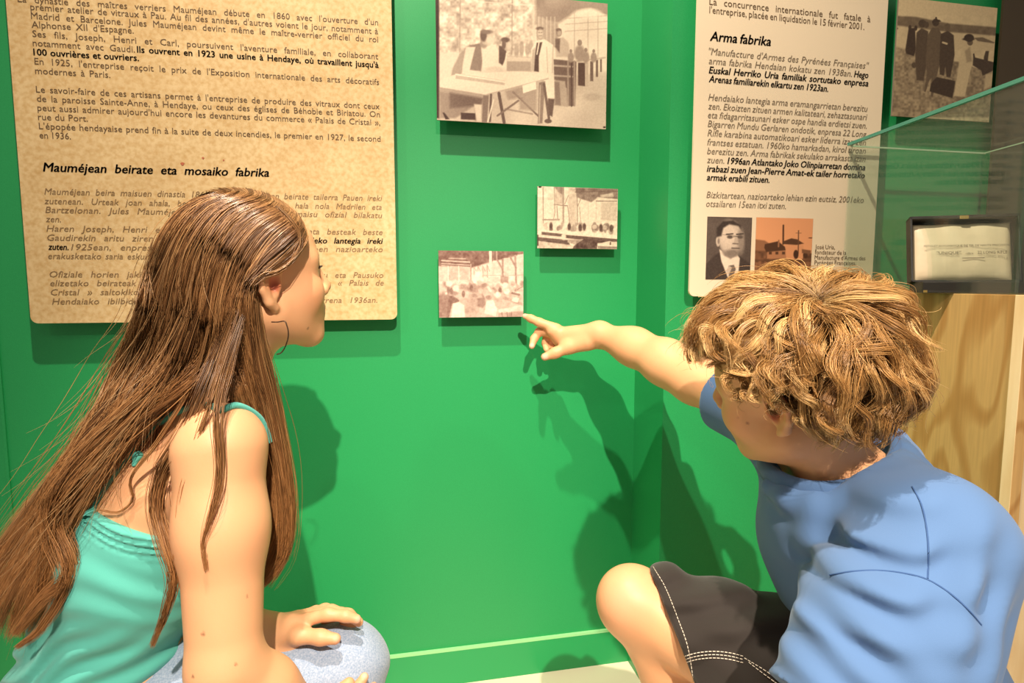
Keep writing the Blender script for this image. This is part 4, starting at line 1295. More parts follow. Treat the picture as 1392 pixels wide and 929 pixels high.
keep_world(mesh_obj('body', gv, gq, skin, None, True, gc), girl)

# jeans
denim = cloth('washed_blue_denim', rgb(150, 166, 190), .85, 1500, .5)
mottle(denim, rgb(128, 148, 178), rgb(172, 184, 204), 420, 5, .3, .7)
J = Sdf(); J.ell(P(112, 1000, .89), (.115, .155, .12), TR_); J.plane(P(132, 905, .885), tz); J.add(legs); J.off(.007)
J.disp(lambda p: .0016 * np.sin((p @ (FW * 30 + UP * 95).astype(np.float32)) + 3 * np.sin(p @ (RT * 30).astype(np.float32))))
jv, jq = polygonise(J, lo, hi, .0045, 1)
keep_world(mesh_obj('jeans', jv, jq, denim, None, True), girl)

# turquoise top
turq = cloth('turquoise_jersey', rgb(86, 176, 164), .8, 1400, .3)
TT = Sdf(); TT.add(torso); TT.off(.0075)
ne = norm(V3(.30, .95, .10))
pe = march(TT, 175, 722)
kA = norm(V3(.25, .97, 0)).astype(np.float32); kB = norm(V3(-.55, .83, .1)).astype(np.float32); kC = norm(V3(.95, .3, 0)).astype(np.float32)
pe32, ne32 = pe.astype(np.float32), ne.astype(np.float32)


def top_folds(p):
    up_ = (p - pe32) @ ne32
    s1 = np.exp(-((up_ + .014) / .016) ** 2) * .0030 * np.sin(up_ * 700 + 2.5 * np.sin(p @ kC * 45))
    low = np.clip((-.11 - up_) / .06, 0, 1)
    s2 = low * .0042 * np.sin(p @ kB * 210 + 1.6 * np.sin(p @ kC * 38))
    mid = np.exp(-((up_ + .085) / .05) ** 2)
    s3 = mid * .0018 * np.sin(p @ kA * 150 + 2.2 * np.sin(p @ kC * 30 + 1))
    band = -.0016 * np.exp(-((up_ + .006) / .006) ** 2)
    return s1 + s2 + s3 + band


TT.disp(top_folds)
TT.plane(pe, ne, .003)
TT.plane(P(116, 965, .89), -tz)
tlo, thi = bounds([P(112, 1000, .89), P(228, 650, .85)], .20)
tv, tq = polygonise(TT, tlo, thi, .0034, 1)
top_o = keep_world(mesh_obj('strappy_top', tv, tq, turq, None, True), girl)
GB = Sdf(); GB.add(G)


def lay(sdf, pts, lift=.0015):
    return [march(sdf, x, y) - norm(march(sdf, x, y) - CAM) * lift for x, y in pts]


GT = Sdf(); GT.ops = list(TT.ops)
both = lambda p: np.minimum(G(p), TT(p))
s_pts = lay(both, [(118, 706), (127, 688), (142, 663), (158, 640), (172, 621), (188, 603), (204, 587), (224, 570), (244, 559), (262, 553), (276, 551), (290, 553), (300, 558)], .0025)
s_pts += [s_pts[-1] + FW * .022 + RT * .010 + UP * .003, s_pts[-1] + FW * .055 + RT * .022 - UP * .016, s_pts[-1] + FW * .075 + RT * .028 - UP * .05]
st = tube_obj('strap', s_pts, [.0062, .006, .0058, .0046, .0042, .0042, .0046, .005], turq, top_o if False else girl, 90, 8)
kn = Sdf(); kp = lay(both, [(176, 618), (187, 620), (181, 610), (172, 612)], .006)
kn.ball(kp[0], .0075, .004); kn.ball(kp[1], .0065, .003); kn.ball(kp[2], .0055, .003); kn.rc(kp[0], kp[3], .005, .003, .003); kn.rc(kp[1], lay(both, [(182, 632)], .004)[0], .0045, .003, .003)
kv, kq = polygonise(kn, *bounds(kp, .03), .0014, 1)
keep_world(mesh_obj('strap_knot', kv, kq, turq, None, True), girl)

# hoop earring
hoop_m = mat('thin_dark_hoop', rgb(70, 50, 36), .35, .5, Metallic=.6)
ec = march(G, 371, 437)
hp = [P(367 + 13 * math.cos(t) + 6, 454 - 20 * math.sin(t), .742) for t in np.linspace(1.9, -3.2, 24)]
hp = [P(x, y, .744) for x, y in ((369, 438), (378, 438), (387, 437), (390, 443), (392, 452), (391, 462), (387, 473), (382, 480), (376, 482))]
tube_obj('hoop_earring', hp, .0009, hoop_m, girl, 40, 6)
# eyelashes of the visible eye
lash = []
for t in np.linspace(-1, 1, 14):
    q0 = gw(.0865 - .006 * t * t, -.031 - .010 * t, .004 - .002 * t * t)
    q1 = q0 + kG * (gf * .006 + gz * .003 - gl_ * .003 * t)
    lash.append(spline([q0, q0 * .5 + q1 * .5 - gz * .0005, q1], 6))
lv, lf = tubes(np.array(lash), np.full((14, 6), .00035), 3)
hair_dark = mat('dark_lash', rgb(40, 26, 16), .5)
keep_world(mesh_obj('eyelashes', lv, lf, hair_dark, None, True), girl)

# ---- hair
hairm = mat('hair', (1, 1, 1, 1), .36, .5)
vcol(hairm)
bsdf(hairm).inputs['Coat Weight'].default_value = .0
hell_c = gw(-.010, 0, .030); hell_r = np.array([.113, .092, .099]) * kG


def on_hair(px, py, extra=0.0):
    ray = FW + RT * (px - CX) / F_PX - UP * (py - CY) / F_PX
    o = ((CAM - hell_c) @ gR) / (hell_r + extra); dd = (ray @ gR) / (hell_r + extra)
    A = dd @ dd; B = o @ dd; C_ = o @ o - 1
    disc = B * B - A * C_
    t = (-B - math.sqrt(disc)) / A if disc > 0 else -B / A
    if ((CAM + ray * t - hell_c) @ gR)[2] < 0:        # below the widest level the hair hangs straight
        o, dd = o[:2], dd[:2]
        A = dd @ dd; B = o @ dd; C_ = o @ o - 1; disc = B * B - A * C_
        t = (-B - math.sqrt(max(disc, 0))) / A
    return CAM + ray * t


hc_l, hr_l = np.array([-.010, 0, .030]), np.array([.108, .087, .094])


def on_skull(x, y, z):
    v = (np.array([x, y, z]) - hc_l) / hr_l
    return gw(*(hc_l + v / np.linalg.norm(v) * hr_l))


def guide(pts, T=40, root=None):
    q = [on_hair(*p) if len(p) == 2 else P(*p) for p in pts]
    if root is not None: q = [on_skull(root, -.002, .12)] + q       # start at the parting on top of the head
    return spline(q, T)


TG = 40
FRX, BKX = (.112, .098, .080, .062), (.060, .044, .026, .008, -.012, -.032, -.052)
front = np.array([guide(g, TG, x0) for x0, g in zip(FRX, (
    [(418, 322), (402, 350), (378, 370), (354, 376), (341, 394), (342, 430), (354, 475, .765), (370, 530, .79), (384, 600, .80), (394, 690, .80), (388, 750, .795), (362, 795, .79)],
    [(412, 308), (388, 334), (358, 360), (336, 386), (329, 416), (342, 475, .76), (364, 550, .785), (380, 640, .80), (388, 720, .80), (376, 765, .795), (352, 790, .79)],
    [(402, 296), (370, 320), (340, 360), (322, 398), (318, 430), (328, 480, .755), (350, 560, .785), (368, 640, .80), (378, 710, .80), (368, 750, .80), (356, 780, .79)],
    [(388, 286), (350, 310), (318, 352), (302, 400), (300, 440), (308, 490, .745), (318, 540, .73), (345, 600, .80), (362, 660, .80), (372, 710, .80), (366, 745, .80)]))])
back = np.array([guide(g, TG, x0) for x0, g in zip(BKX, (
    [(392, 288), (354, 312), (322, 354), (306, 402), (300, 440), (292, 480, .745), (254, 522, .728), (196, 562, .732), (148, 598, .735), (96, 640, .738), (70, 690, .742), (76, 740, .745), (76, 800, .75)],
    [(374, 279), (332, 300), (300, 345), (286, 395), (280, 440), (270, 485, .75), (228, 530, .735), (174, 575, .737), (134, 612, .74), (84, 655, .743), (62, 698, .746), (74, 745, .75), (66, 815, .755)],
    [(358, 272), (316, 291), (284, 335), (268, 385), (262, 430), (250, 480, .755), (216, 535, .742), (168, 595, .742), (120, 660, .745), (84, 715, .75), (64, 770, .754), (46, 845, .758)],
    [(342, 267), (300, 284), (268, 325), (250, 375), (242, 430), (226, 485, .765), (196, 550, .748), (150, 630, .748), (106, 705, .754), (66, 780, .76), (34, 860, .765)],
    [(328, 264), (284, 279), (250, 320), (231, 375), (222, 430), (203, 490, .785), (170, 560, .765), (122, 645, .763), (74, 730, .770), (32, 800, .778), (8, 865, .785)],
    [(314, 263), (268, 277), (234, 316), (214, 372), (202, 430), (182, 490, .805), (148, 565, .795), (98, 650, .795), (46, 725, .805), (2, 795, .815), (-30, 850, .82)],
    [(303, 264), (256, 278), (222, 316), (203, 370), (189, 430), (164, 490, .83), (130, 562, .82), (82, 635, .82), (28, 705, .83), (-20, 770, .84), (-56, 830, .84)]))])


def sheet(Gd, n, thick, seed, clump=90, cl=.75, fray=.004, wave=.0016, short=.15, dens=None):
    r = np.random.default_rng(seed)
    K, T, _ = Gd.shape
    u = r.random(n) * (K - 1) if dens is None else np.interp(r.random(n), np.linspace(0, 1, len(dens)), dens) * (K - 1)
    cu = r.random(clump) * (K - 1)
    def at(uu):
        i = np.clip(uu.astype(int), 0, K - 2); t = (uu - i)[:, None, None]
        im, ip = np.maximum(i - 1, 0), np.minimum(i + 2, K - 1)
        a, b, c_, d = Gd[im], Gd[i], Gd[i + 1], Gd[ip]
        return .5 * (2 * b + (c_ - a) * t + (2 * a - 5 * b + 4 * c_ - d) * t ** 2 + (3 * b - a - 3 * c_ + d) * t ** 3)
    p = at(u)
    near_c = np.abs(u[:, None] - cu[None] + r.normal(0, .05, (n, clump))).argmin(1)
    pc = at(cu)
    cdep = r.random(clump) * thick
    dep = r.random(n) ** 1.5 * thick
    s = np.linspace(0, 1, T)[None, :, None]
    w = cl * np.clip((s - .12) / .5, 0, 1)
    view = p - CAM; view /= np.linalg.norm(view, axis=2, keepdims=True)
    p = p * (1 - w) + pc[near_c] * w
    dd = dep[:, None] * (1 - w[..., 0]) + (cdep[near_c] + .3 * dep)[:, None] * w[..., 0]
    p = p + view * (dd * np.interp(np.linspace(0, 1, T), [0, .1, .35, .6, 1], [.1, .2, .3, 1, 1])[None])[..., None]
    ph = r.random((n, 1, 3)) * 6.28; cph = r.random((clump, 1, 3)) * 6.28; fq = 5 + r.random((n, 1, 1)) * 9
    ramp = np.clip(s * 2.2, 0, 1)
    p = p + ramp * wave * np.sin(fq * s * 2 + ph) + ramp * wave * 2.2 * np.sin(7 * s + cph[near_c])
    off = r.normal(0, 1, (n, 1, 3)) * fray
    fly = (r.random((n, 1, 1)) < .05) * 2.2 + .7
    p = p + off * fly * np.clip(s * 1.6, .15, 1) ** 1.2
    # uneven lengths
    cut = 1 - short * r.random(n) ** 2
    idx = np.linspace(0, 1, T)[None] * cut[:, None] * (T - 1)
    i0 = np.clip(idx.astype(int), 0, T - 2); t = (idx - i0)[..., None]
    ar = np.arange(n)[:, None]
    p = p[ar, i0] * (1 - t) + p[ar, i0 + 1] * t
    return p, near_c


def hair_tones(n, T, r, dark, mid, light, tip, clump_id=None, ncl=1):
    cr = r.random(ncl)
    k = np.clip(.42 * r.random(n) + (.58 * cr[clump_id] if clump_id is not None else .5 * r.random(n)), 0, 1)[:, None, None]
    dark, mid, light, tip = map(np.array, (dark, mid, light, tip))
    c = np.where(k < .5, dark + (mid - dark) * k * 2, mid + (light - mid) * (k * 2 - 1))
    s = np.linspace(0, 1, T)[None, :, None]
    return np.broadcast_to(c * (1 - .75 * s ** 1.5) + tip * (.75 * s ** 1.5) * (.6 + .8 * k), (n, T, 3)).copy()


br = (dict(dark=(.038, .015, .006), mid=(.185, .082, .030), light=(.60, .34, .145), tip=(.44, .19, .060)))
allp, allt = [], []
r_ = np.random.default_rng(21)
for Gd, n_, th_, sd_, cl_, fr_ in ((front, 2600, .022, 1, 46, .0030), (back, 4600, .026, 4, 90, .0036), (back[1:], 1500, .045, 2, 46, .007)):
    p, ci_ = sheet(Gd, n_, th_, sd_, clump=cl_, fray=fr_); allp.append(p); allt.append(hair_tones(len(p), TG, r_, clump_id=ci_, ncl=cl_, **br))


def lock(pts, n, rad, seed, fray=.3, wave=.0014):
    r = np.random.default_rng(seed); g = guide(pts, TG)
    s = np.linspace(0, 1, TG)
    prof = np.interp(s, [0, .25, .7, 1], [.5, 1, .8, .25])
    o = r.normal(0, 1, (n, 1, 3)) * rad * .5
    p = g[None] + o * prof[None, :, None] * (1 + fray * r.normal(0, 1, (n, 1, 1)))
    p = p + wave * np.sin(r.random((n, 1, 3)) * 6.28 + (4 + 6 * r.random((n, 1, 1))) * s[None, :, None] * 2) * s[None, :, None]
    return p


for pts, n, rad, sd in (
        ([(318, 420), (300, 470, .735), (275, 540, .715), (252, 590, .705), (222, 640, .705), (212, 690, .70), (224, 740, .69), (236, 785, .685), (226, 830, .69), (207, 878, .70)], 150, .0085, 31),
        ([(330, 430), (312, 490, .715), (296, 560, .675), (299, 640, .672), (290, 690, .668), (277, 735, .665), (280, 775, .663)], 40, .006, 32),
        ([(325, 420), (300, 500, .715), (282, 560, .69), (255, 640, .685), (243, 700, .683), (236, 760, .68)], 26, .004, 33),
        ([(288, 430), (262, 520, .735), (215, 600, .73), (178, 650, .735), (180, 680, .74), (160, 697, .742), (135, 693, .742)], 24, .003, 34),
        ([(262, 420), (216, 530, .742), (108, 640, .745), (80, 720, .75), (94, 780, .742), (62, 812, .738), (20, 862, .742)], 220, .014, 35),
        ([(270, 420), (226, 520, .74), (124, 610, .742), (80, 700, .747), (100, 770, .74), (60, 850, .738), (24, 880, .742)], 180, .011, 36),
        ([(346, 412), (352, 470, .76), (372, 560, .785), (390, 660, .80), (392, 730, .80), (372, 775, .80), (356, 798, .79)], 160, .011, 37),
        ([(376, 282), (392, 300), (405, 322), (398, 350), (380, 370)], 60, .006, 38)):
    p = lock(pts, n, rad, sd); allp.append(p); allt.append(hair_tones(n, TG, r_, **br))
# fly-away hairs
fl = []
r2 = np.random.default_rng(5)
for i in range(150):
    k = int(r2.integers(2, len(back))); g = back[k]
    a_ = int(r2.integers(6, 30)); seg = g[a_:a_ + 9]
    o = V3(*(r2.normal(0, 1, 3) * np.array([.014, .006, .006])))
    q = seg - V3(0, 0, .012) + np.linspace(0, 1, len(seg))[:, None] ** 2 * o * 2.2
    fl.append(spline(q, TG))
fl = np.array(fl); allp.append(fl); allt.append(hair_tones(len(fl), TG, r_, (.2, .1, .04), (.3, .16, .07), (.5, .3, .14), (.5, .3, .14)))
# far side of the head, mirrored about the head's middle plane
farg = []
for t in np.linspace(-.30, 1, 8):
    q_ = max(t, 0.0)
    loc = [(.060 - .13 * t, .004, .10), (.046 - .11 * t, .062, .085), (.012 - .075 * q_, .083, .03), (-.022 - .055 * q_, .080, -.02)]
    drop = [(-.045 - .045 * q_, .082 - .02 * q_, -.09), (-.062 - .045 * q_, .070 - .02 * q_, -.17), (-.085 - .05 * q_, .055 - .03 * q_, -.27), (-.105 - .06 * q_, .045 - .03 * q_, -.38)]
    farg.append(spline([on_skull(*q) for q in loc] + [GO + gf * x + gl_ * y + np.array([0, 0, z]) for x, y, z in drop], TG))
farg = np.array(farg)
p, ci_ = sheet(farg, 1900, .004, 3, clump=40); allp.append(p); allt.append(hair_tones(len(p), TG, r_, clump_id=ci_, ncl=40, **br))
# under-layer that follows the skull and the fall of hair down the back
HB_ = Sdf()
HB_.ell(gw(-.013, 0, .031), np.array([.0965, .0755, .0805]) * kG, gR)
HB_.ell(gw(.105, 0, -.035), np.array([.086, .150, .116]) * kG, gR, .03, True)
for s in (1, -1): HB_.ball(gw(.002, s * .085, -.020), .040, .02, True)
HB_.chain([gw(-.055, -.005, -.055), P(244, 480, .825), P(160, 570, .81), P(92, 665, .80), P(60, 750, .80)], [.034, .030, .026, .020, .012], .008)
HB_.chain([gw(-.040, -.015, -.060), P(325, 490, .80), P(352, 560, .825), P(372, 650, .825), P(380, 720, .82)], [.022, .022, .018, .016, .008], .006)
hv, hq = polygonise(HB_, *bounds([GO + gz * .1, GO - gf * .1, GO + gf * .1, P(95, 750, .80), P(380, 720, .82)], .09), .005, 1)
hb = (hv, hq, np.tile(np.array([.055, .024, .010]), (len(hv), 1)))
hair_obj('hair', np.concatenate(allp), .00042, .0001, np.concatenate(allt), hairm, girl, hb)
# ------------------------------------------------------------------ the boy
ab = math.radians(46.6)
bf = V3(-math.cos(ab), 0, math.sin(ab))
ray_b = norm(P(1085, 500, 1) - CAM)
bz = norm(np.array([0, 0, 1.0]) + .267 * bf - .43 * ray_b)
bf = norm(bf - bz * (bf @ bz)); bl = np.cross(bz, bf)
BO = P(1078, 519, .75)
kB = .97
B = Sdf()
bSL, bSR = P(1268, 742, .655), P(1066, 584, .905)
bNB = P(1146, 652, .785)
bl_t = norm(bSL - bSR)
bz_t = norm(bNB - P(1250, 1010, .86)); bl_t = norm(bl_t - bz_t * (bl_t @ bz_t)); bf_t = np.cross(bl_t, bz_t)
RB = np.stack([bf_t, bl_t, bz_t], 1)
bch = (bSL + bSR) / 2 - bz_t * .10
bpel = P(1245, 1010, .85)
tors = Sdf()
tors.ell(bpel, (.115, .145, .11), RB)
tors.ell(bch * .45 + bpel * .55, (.095, .125, .15), RB, .05)
tors.ell(bch, (.095, .145, .13), RB, .05)
B.add(tors)
B.rc(bNB - bz_t * .015, BO - bz * .055 - bf * .015, .054, .050, .03)
B.rc(bNB - bz_t * .02, bSL, .040, .045, .04); B.rc(bNB - bz_t * .02, bSR, .040, .045, .04)
bEL = P(1150, 1000, .60); bWL = P(1010, 1095, .72)
B.chain([bSL, bEL], [.052, .042], .03); B.chain([bEL, bEL * .6 + bWL * .4, bWL], [.042, .042, .028], .015)
bER = P(944, 516, 1.105); bWR = P(815, 455, 1.30)
B.chain([bSR, bER], [.044, .0385], .03)
B.chain([bER, P(905, 493, 1.165), P(862, 472, 1.235), bWR], [.0385, .0395, .034, .0265], .04)
# pointing right hand
B.rc(bWR, P(764, 455, 1.335), .0265, .0175, .016)
B.rc(bWR, P(770, 470, 1.325), .024, .016, .014)
B.rc(P(752, 450, 1.335), P(760, 464, 1.345), .0155, .0135, .014)
B.chain([P(756, 447, 1.333), P(733, 438.5, 1.343), P(722, 433.5, 1.350), P(713.5, 430, 1.357)], [.0118, .0098, .0088, .0066], .006)
B.chain([P(750, 452, 1.345), P(733, 451, 1.362), P(726, 461, 1.358), P(723, 471, 1.345)], [.0112, .0096, .0086, .0070], .005)
B.chain([P(756, 458, 1.350), P(743, 457, 1.374), P(741, 467, 1.368), P(743, 476, 1.352)], [.0105, .0090, .0080, .0066], .005)
B.chain([P(762, 464, 1.352), P(752, 461, 1.374), P(750, 468, 1.369), P(752, 474, 1.355)], [.0096, .0080, .0072, .0060], .005)
B.chain([P(798, 466, 1.300), P(774, 472, 1.312), P(755, 480, 1.312), P(740.5, 485.5, 1.312)], [.0185, .0142, .0112, .0088], .010)
# left hand resting below
for k_, pts in enumerate(([P(990, 1100, .73), P(955, 1098, .75), P(930, 1104, .765)], [P(990, 1110, .745), P(952, 1110, .765), P(926, 1118, .78)],
                          [P(992, 1120, .755), P(956, 1122, .775), P(934, 1130, .79)], [P(996, 1130, .76), P(966, 1134, .78), P(948, 1140, .79)])):
    B.rc(bWL, pts[0], .024, .012, .012); B.chain(pts, [.0105, .0095, .007], .005)
B.chain([bWL, P(1000, 1082, .705), P(968, 1078, .72)], [.018, .013, .008], .01)
# legs
bHL, bHR = P(1255, 1012, .75), P(1205, 985, .95)
bKL, bKR = P(864, 822, .935), P(955, 1060, 1.10)
bKR[2] = .075
bAL = P(1000, 1075, .96)
bfh = norm(np.array([-math.cos(math.radians(30)), 0, 0]) + 0); bfh = norm(np.array([V3(-1, 0, .25)[0], V3(-1, 0, .25)[1], 0]))
bAL[2] = max(bAL[2], .12)
bAR = bKR - bfh * .38; bAR[2] = .10
leg_b = Sdf()
leg_b.chain([bHL, bHL * .5 + bKL * .5, bKL], [.088, .074, .052], .03)
leg_b.ball(P(856, 815, .915), .045, .04)
leg_b.chain([bHR, bKR], [.088, .055], .03)
B.add(leg_b)
B.chain([bKL, bKL * .68 + bAL * .32 + norm(bHL - bKL) * .012 + down * .012, bAL], [.047, .050, .036], .02)
B.chain([bKR, bKR * .7 + bAR * .3, bAR], [.05, .052, .036], .02)
feet = []
for A_, f_ in ((bAL, bfh), (bAR, bfh)):
    pts = [A_ - np.array([0, 0, .04]) - f_ * .02, A_ * np.array([1, 1, 0]) + f_ * .09 + np.array([0, 0, .036]), A_ * np.array([1, 1, 0]) + f_ * .16 + np.array([0, 0, .030])]
    B.chain([A_] + pts, [.036, .034, .028, .022], .02); feet.append([A_] + pts)
bw, bR = head_prims(B, BO, bf, bl, bz, kB)
blo, bhi = bounds([bAL, bAR, bHL, bHR, bKL, bKR, BO + bz * .11, BO + bf * .1, P(713, 430, 1.357), bEL, bSL, bpel] + feet[0] + feet[1], .13)
blo[2] = -.01
bv, bq = polygonise(B, blo, bhi, .0028, 1)
boy = thing('person', 'boy with curly blond hair, blue t-shirt and black shorts, squatting and pointing at a photograph', 'person', (float(bHL[0]), float(bHL[1]), 0.0))
bc = skin_tones(bv, bw, kB, (.75, .385, .195))
for (mx_, my_, r_) in ((1016, 576, .0016), (1002, 568, .0010)):
    q = march(B, mx_, my_); bc = bc + (np.array([.30, .09, .05]) - bc) * .8 * blob(bv, q, r_ * 1.6, .5)
bc = tip_tone(bc, bv, [P(740.5, 485.5, 1.303), P(713.5, 430, 1.355), P(723, 471, 1.34)], .010, (.82, .55, .45))
bc = bc + (np.array([.72, .34, .22]) - bc) * .5 * blob(bv, P(848, 815, .88), .06, 1.0)
keep_world(mesh_obj('body', bv, bq, skin, None, True, bc), boy)

# shorts
black = cloth('black_cotton_twill', rgb(45, 39, 36), .8, 1500, .4)
SH = Sdf()
SH.ell(bpel, (.118, .15, .11), RB)
hemL = bKL * .80 + bHL * .20; hemR = bKR * .68 + bHR * .32
SH.chain([bHL, bHL * .5 + bKL * .5, hemL + (bKL - bHL) * .08], [.100, .094, .078], .03)
SH.rc(bHL * .72 + bKL * .28 + np.array([0, 0, .02]), bHL * .35 + bKL * .65 + np.array([0, 0, .010]), .085, .070, .03)
SH.chain([bHR, hemR + (bKR - bHR) * .1], [.098, .080], .03)
dL = norm(bKL - bHL).astype(np.float32); upx = np.array([0, 0, 1], np.float32); sdx = np.cross(dL, upx).astype(np.float32)
SH.disp(lambda p: .0045 * np.sin(p @ (dL * 62 + upx * 78).astype(np.float32) + 2.2 * np.sin(p @ (sdx * 22 + upx * 25).astype(np.float32))) + .0012 * np.sin(p @ (dL * 40 - upx * 150).astype(np.float32)))
hemn = norm(V3(-.93, -.36, .05))
hemp = P(905, 832, .90)
SH.plane(hemp, hemn, .003)
# hollow mouth of the shorts leg
SH.chain([bHL * .22 + bKL * .78, bKL * 1.12 - bHL * .12], [.058, .071], .004, True)
sv, sq = polygonise(SH, blo, bhi, .0036, 1)
keep_world(mesh_obj('shorts', sv, sq, black, None, True), boy)
white_th = mat('white_stitching', rgb(214, 202, 186), .7)


def stitches(name, px_path, sdf, parent, step=.0052, length=.0036, r=.0006, lift=.0006):
    dense = np.array([(np.interp(t, np.linspace(0, 1, len(px_path)), [q[0] for q in px_path]), np.interp(t, np.linspace(0, 1, len(px_path)), [q[1] for q in px_path])) for t in np.linspace(0, 1, 26)])
    dense = spline(np.c_[np.array(px_path, float), np.zeros(len(px_path))], 40)[:, :2]
    w_ = np.array([march(sdf, x, y) for x, y in dense]); w_ = w_ - norm(w_.mean(0) - CAM) * lift
    L_ = np.concatenate([[0], np.cumsum(np.linalg.norm(np.diff(w_, axis=0), axis=1))])
    at = lambda s: np.stack([np.interp(s, L_, w_[:, i]) for i in range(3)], -1)
    n = int(L_[-1] / step)
    s0 = np.arange(n) * step
    pa = at(s0[:, None] + np.linspace(0, length, 3)[None])
    v, f = tubes(pa, np.full((n, 3), r), 4)
    o = keep_world(mesh_obj(name, v, f, white_th, None, False), parent); o['kind'] = 'stuff'
    return o


stitches('hem_stitching', [(888, 771), (905, 800), (921, 840), (935, 880), (943, 929), (946, 950)], SH, boy)
for dy in (0, 4.5, 9): stitches('seam_stitching', [(930, 893 + dy), (948, 888 + dy), (970, 886 + dy), (992, 888 + dy), (1012, 893 + dy)], SH, boy)
for dy in (0, 6): stitches('pocket_stitching', [(1012 + dy, 895 + dy), (1040, 912 + dy), (1062, 928 + dy)], SH, boy)
for k_ in (0, 6): stitches('pocket_stitching', [(1066 + k_, 929), (1072 + k_, 908 + k_), (1086, 896 + k_), (1104, 891 + k_)], SH, boy)

# t-shirt
blue = cloth('blue_jersey', rgb(86, 118, 164), .85, 1700, .3)
TS = Sdf()
TS.ell(bpel + bz_t * .02, (.135, .165, .11), RB)
TS.ell(bch * .4 + bpel * .6 + bf_t * .012, (.128, .150, .17), RB, .06)
TS.ell(bch + bf_t * .006, (.122, .160, .14), RB, .06)
TS.rc(bNB - bz_t * .032, bSL + bz_t * .002, .055, .066, .06); TS.rc(bNB - bz_t * .032, bSR, .055, .062, .05)
sl_end = bSL * .10 + bEL * .90
TS.chain([bSL, bSL * .5 + bEL * .5, bEL + (bEL - bSL) * .02], [.070, .080, .085], .05)
bsd = norm(bER - bSR)
TS.chain([bSR, bSR * .35 + bER * .65], [.056, .060], .04)
c1 = (bSL * .55 + bEL * .45).astype(np.float32); aL = norm(bEL - bSL).astype(np.float32); cL = norm(np.cross(aL, FW)).astype(np.float32)
arm0 = bSL.astype(np.float32); bch32 = bch.astype(np.float32); bz32 = bz_t.astype(np.float32); bl32 = bl_t.astype(np.float32); bf32 = bf_t.astype(np.float32)
fold_c = march(TS, 1165, 775).astype(np.float32); fd = norm(V3(.98, .10, 0)).astype(np.float32); fn_ = norm(V3(-.18, .98, 0)).astype(np.float32)
fold_c2 = march(TS, 1130, 850).astype(np.float32); fn2 = norm(V3(.55, .83, 0)).astype(np.float32)
fold_c3 = march(TS, 1100, 720).astype(np.float32); fn3 = norm(V3(.97, -.25, 0)).astype(np.float32)
fold_c4 = march(TS, 1330, 820).astype(np.float32); fn4 = norm(V3(.75, -.65, 0)).astype(np.float32)


def shirt_folds(p):
    def g(c_, n_, k, amp, rad, ph=0.0):
        q = p - c_; r2 = (q * q).sum(1)
        t = q @ n_
        return amp * np.exp(-r2 / rad ** 2) * np.sin(t * k + ph + 1.2 * np.sin(q @ fd * 28))
    return (g(fold_c, fn_, 170, .0062, .085) + g(fold_c2, fn2, 150, .0046, .085, 1) + g(fold_c3, fn3, 110, .0045, .09)
            + g(fold_c4, fn4, 120, .0042, .08) + .0016 * np.sin(p @ (bz32 * 42 + bl32 * 30) + 2 * np.sin(p @ (bf32 * 26))) )


TS.disp(shirt_folds)
# neckline: a ring lying on the shirt's surface
ring = np.array([march(TS, x, y) for x, y in ((1040, 612), (1060, 640), (1095, 660), (1135, 669), (1180, 660), (1215, 638), (1236, 606))])
ncen = (ring[0] + ring[-1]) / 2 + FW * .02
nA = (ring[-1] - ring[0]) / 2; nB = ring[3] - ncen; nB = nB - nA * (nA @ nB) / (nA @ nA)
nN = norm(np.cross(nA, nB)); nN = nN * np.sign(nN @ UP)
ra, rb_ = np.linalg.norm(nA), np.linalg.norm(nB)
nAu, nBu = norm(nA), norm(nB)


def neck_cyl(p):
    q = p - ncen.astype(np.float32)
    e = (np.sqrt((q @ nAu.astype(np.float32) / ra) ** 2 + (q @ nBu.astype(np.float32) / rb_) ** 2) - 1) * min(ra, rb_)
    return np.maximum(e + .003, -(q @ nN.astype(np.float32)) - .024)


for i_ in range(18):
    t0_, t1_ = 2 * math.pi * i_ / 18, 2 * math.pi * (i_ + 1) / 18
    for sc_, dn_, r_c in ((1.02, .018, .013), (1.10, .050, .022)):
        if math.cos(t0_) < (.1 if dn_ > .03 else -.5): continue
        e0, e1 = [ncen + nAu * math.cos(t) * ra * sc_ + nBu * math.sin(t) * rb_ * sc_ - nN * dn_ for t in (t0_, t1_)]
        TS.rc(e0, e1, r_c, r_c, .02)
TS.ops.append(('fn', neck_cyl, None, None, None, .004, True))
TS.plane(bSR * .40 + bER * .60, bsd, .003)
TS.rc(bSR * .6 + bER * .4, bSR * .2 + bER * .8, .048, .052, .003, True)
TS.plane(bEL * .97 + bSL * .03, norm(bEL - bSL), .003)
TS.plane(bpel - bz_t * .06, -bz_t, .003)
tsv, tsq = polygonise(TS, blo, bhi, .0034, 1)
shirt = keep_world(mesh_obj('t_shirt', tsv, tsq, blue, None, True), boy)
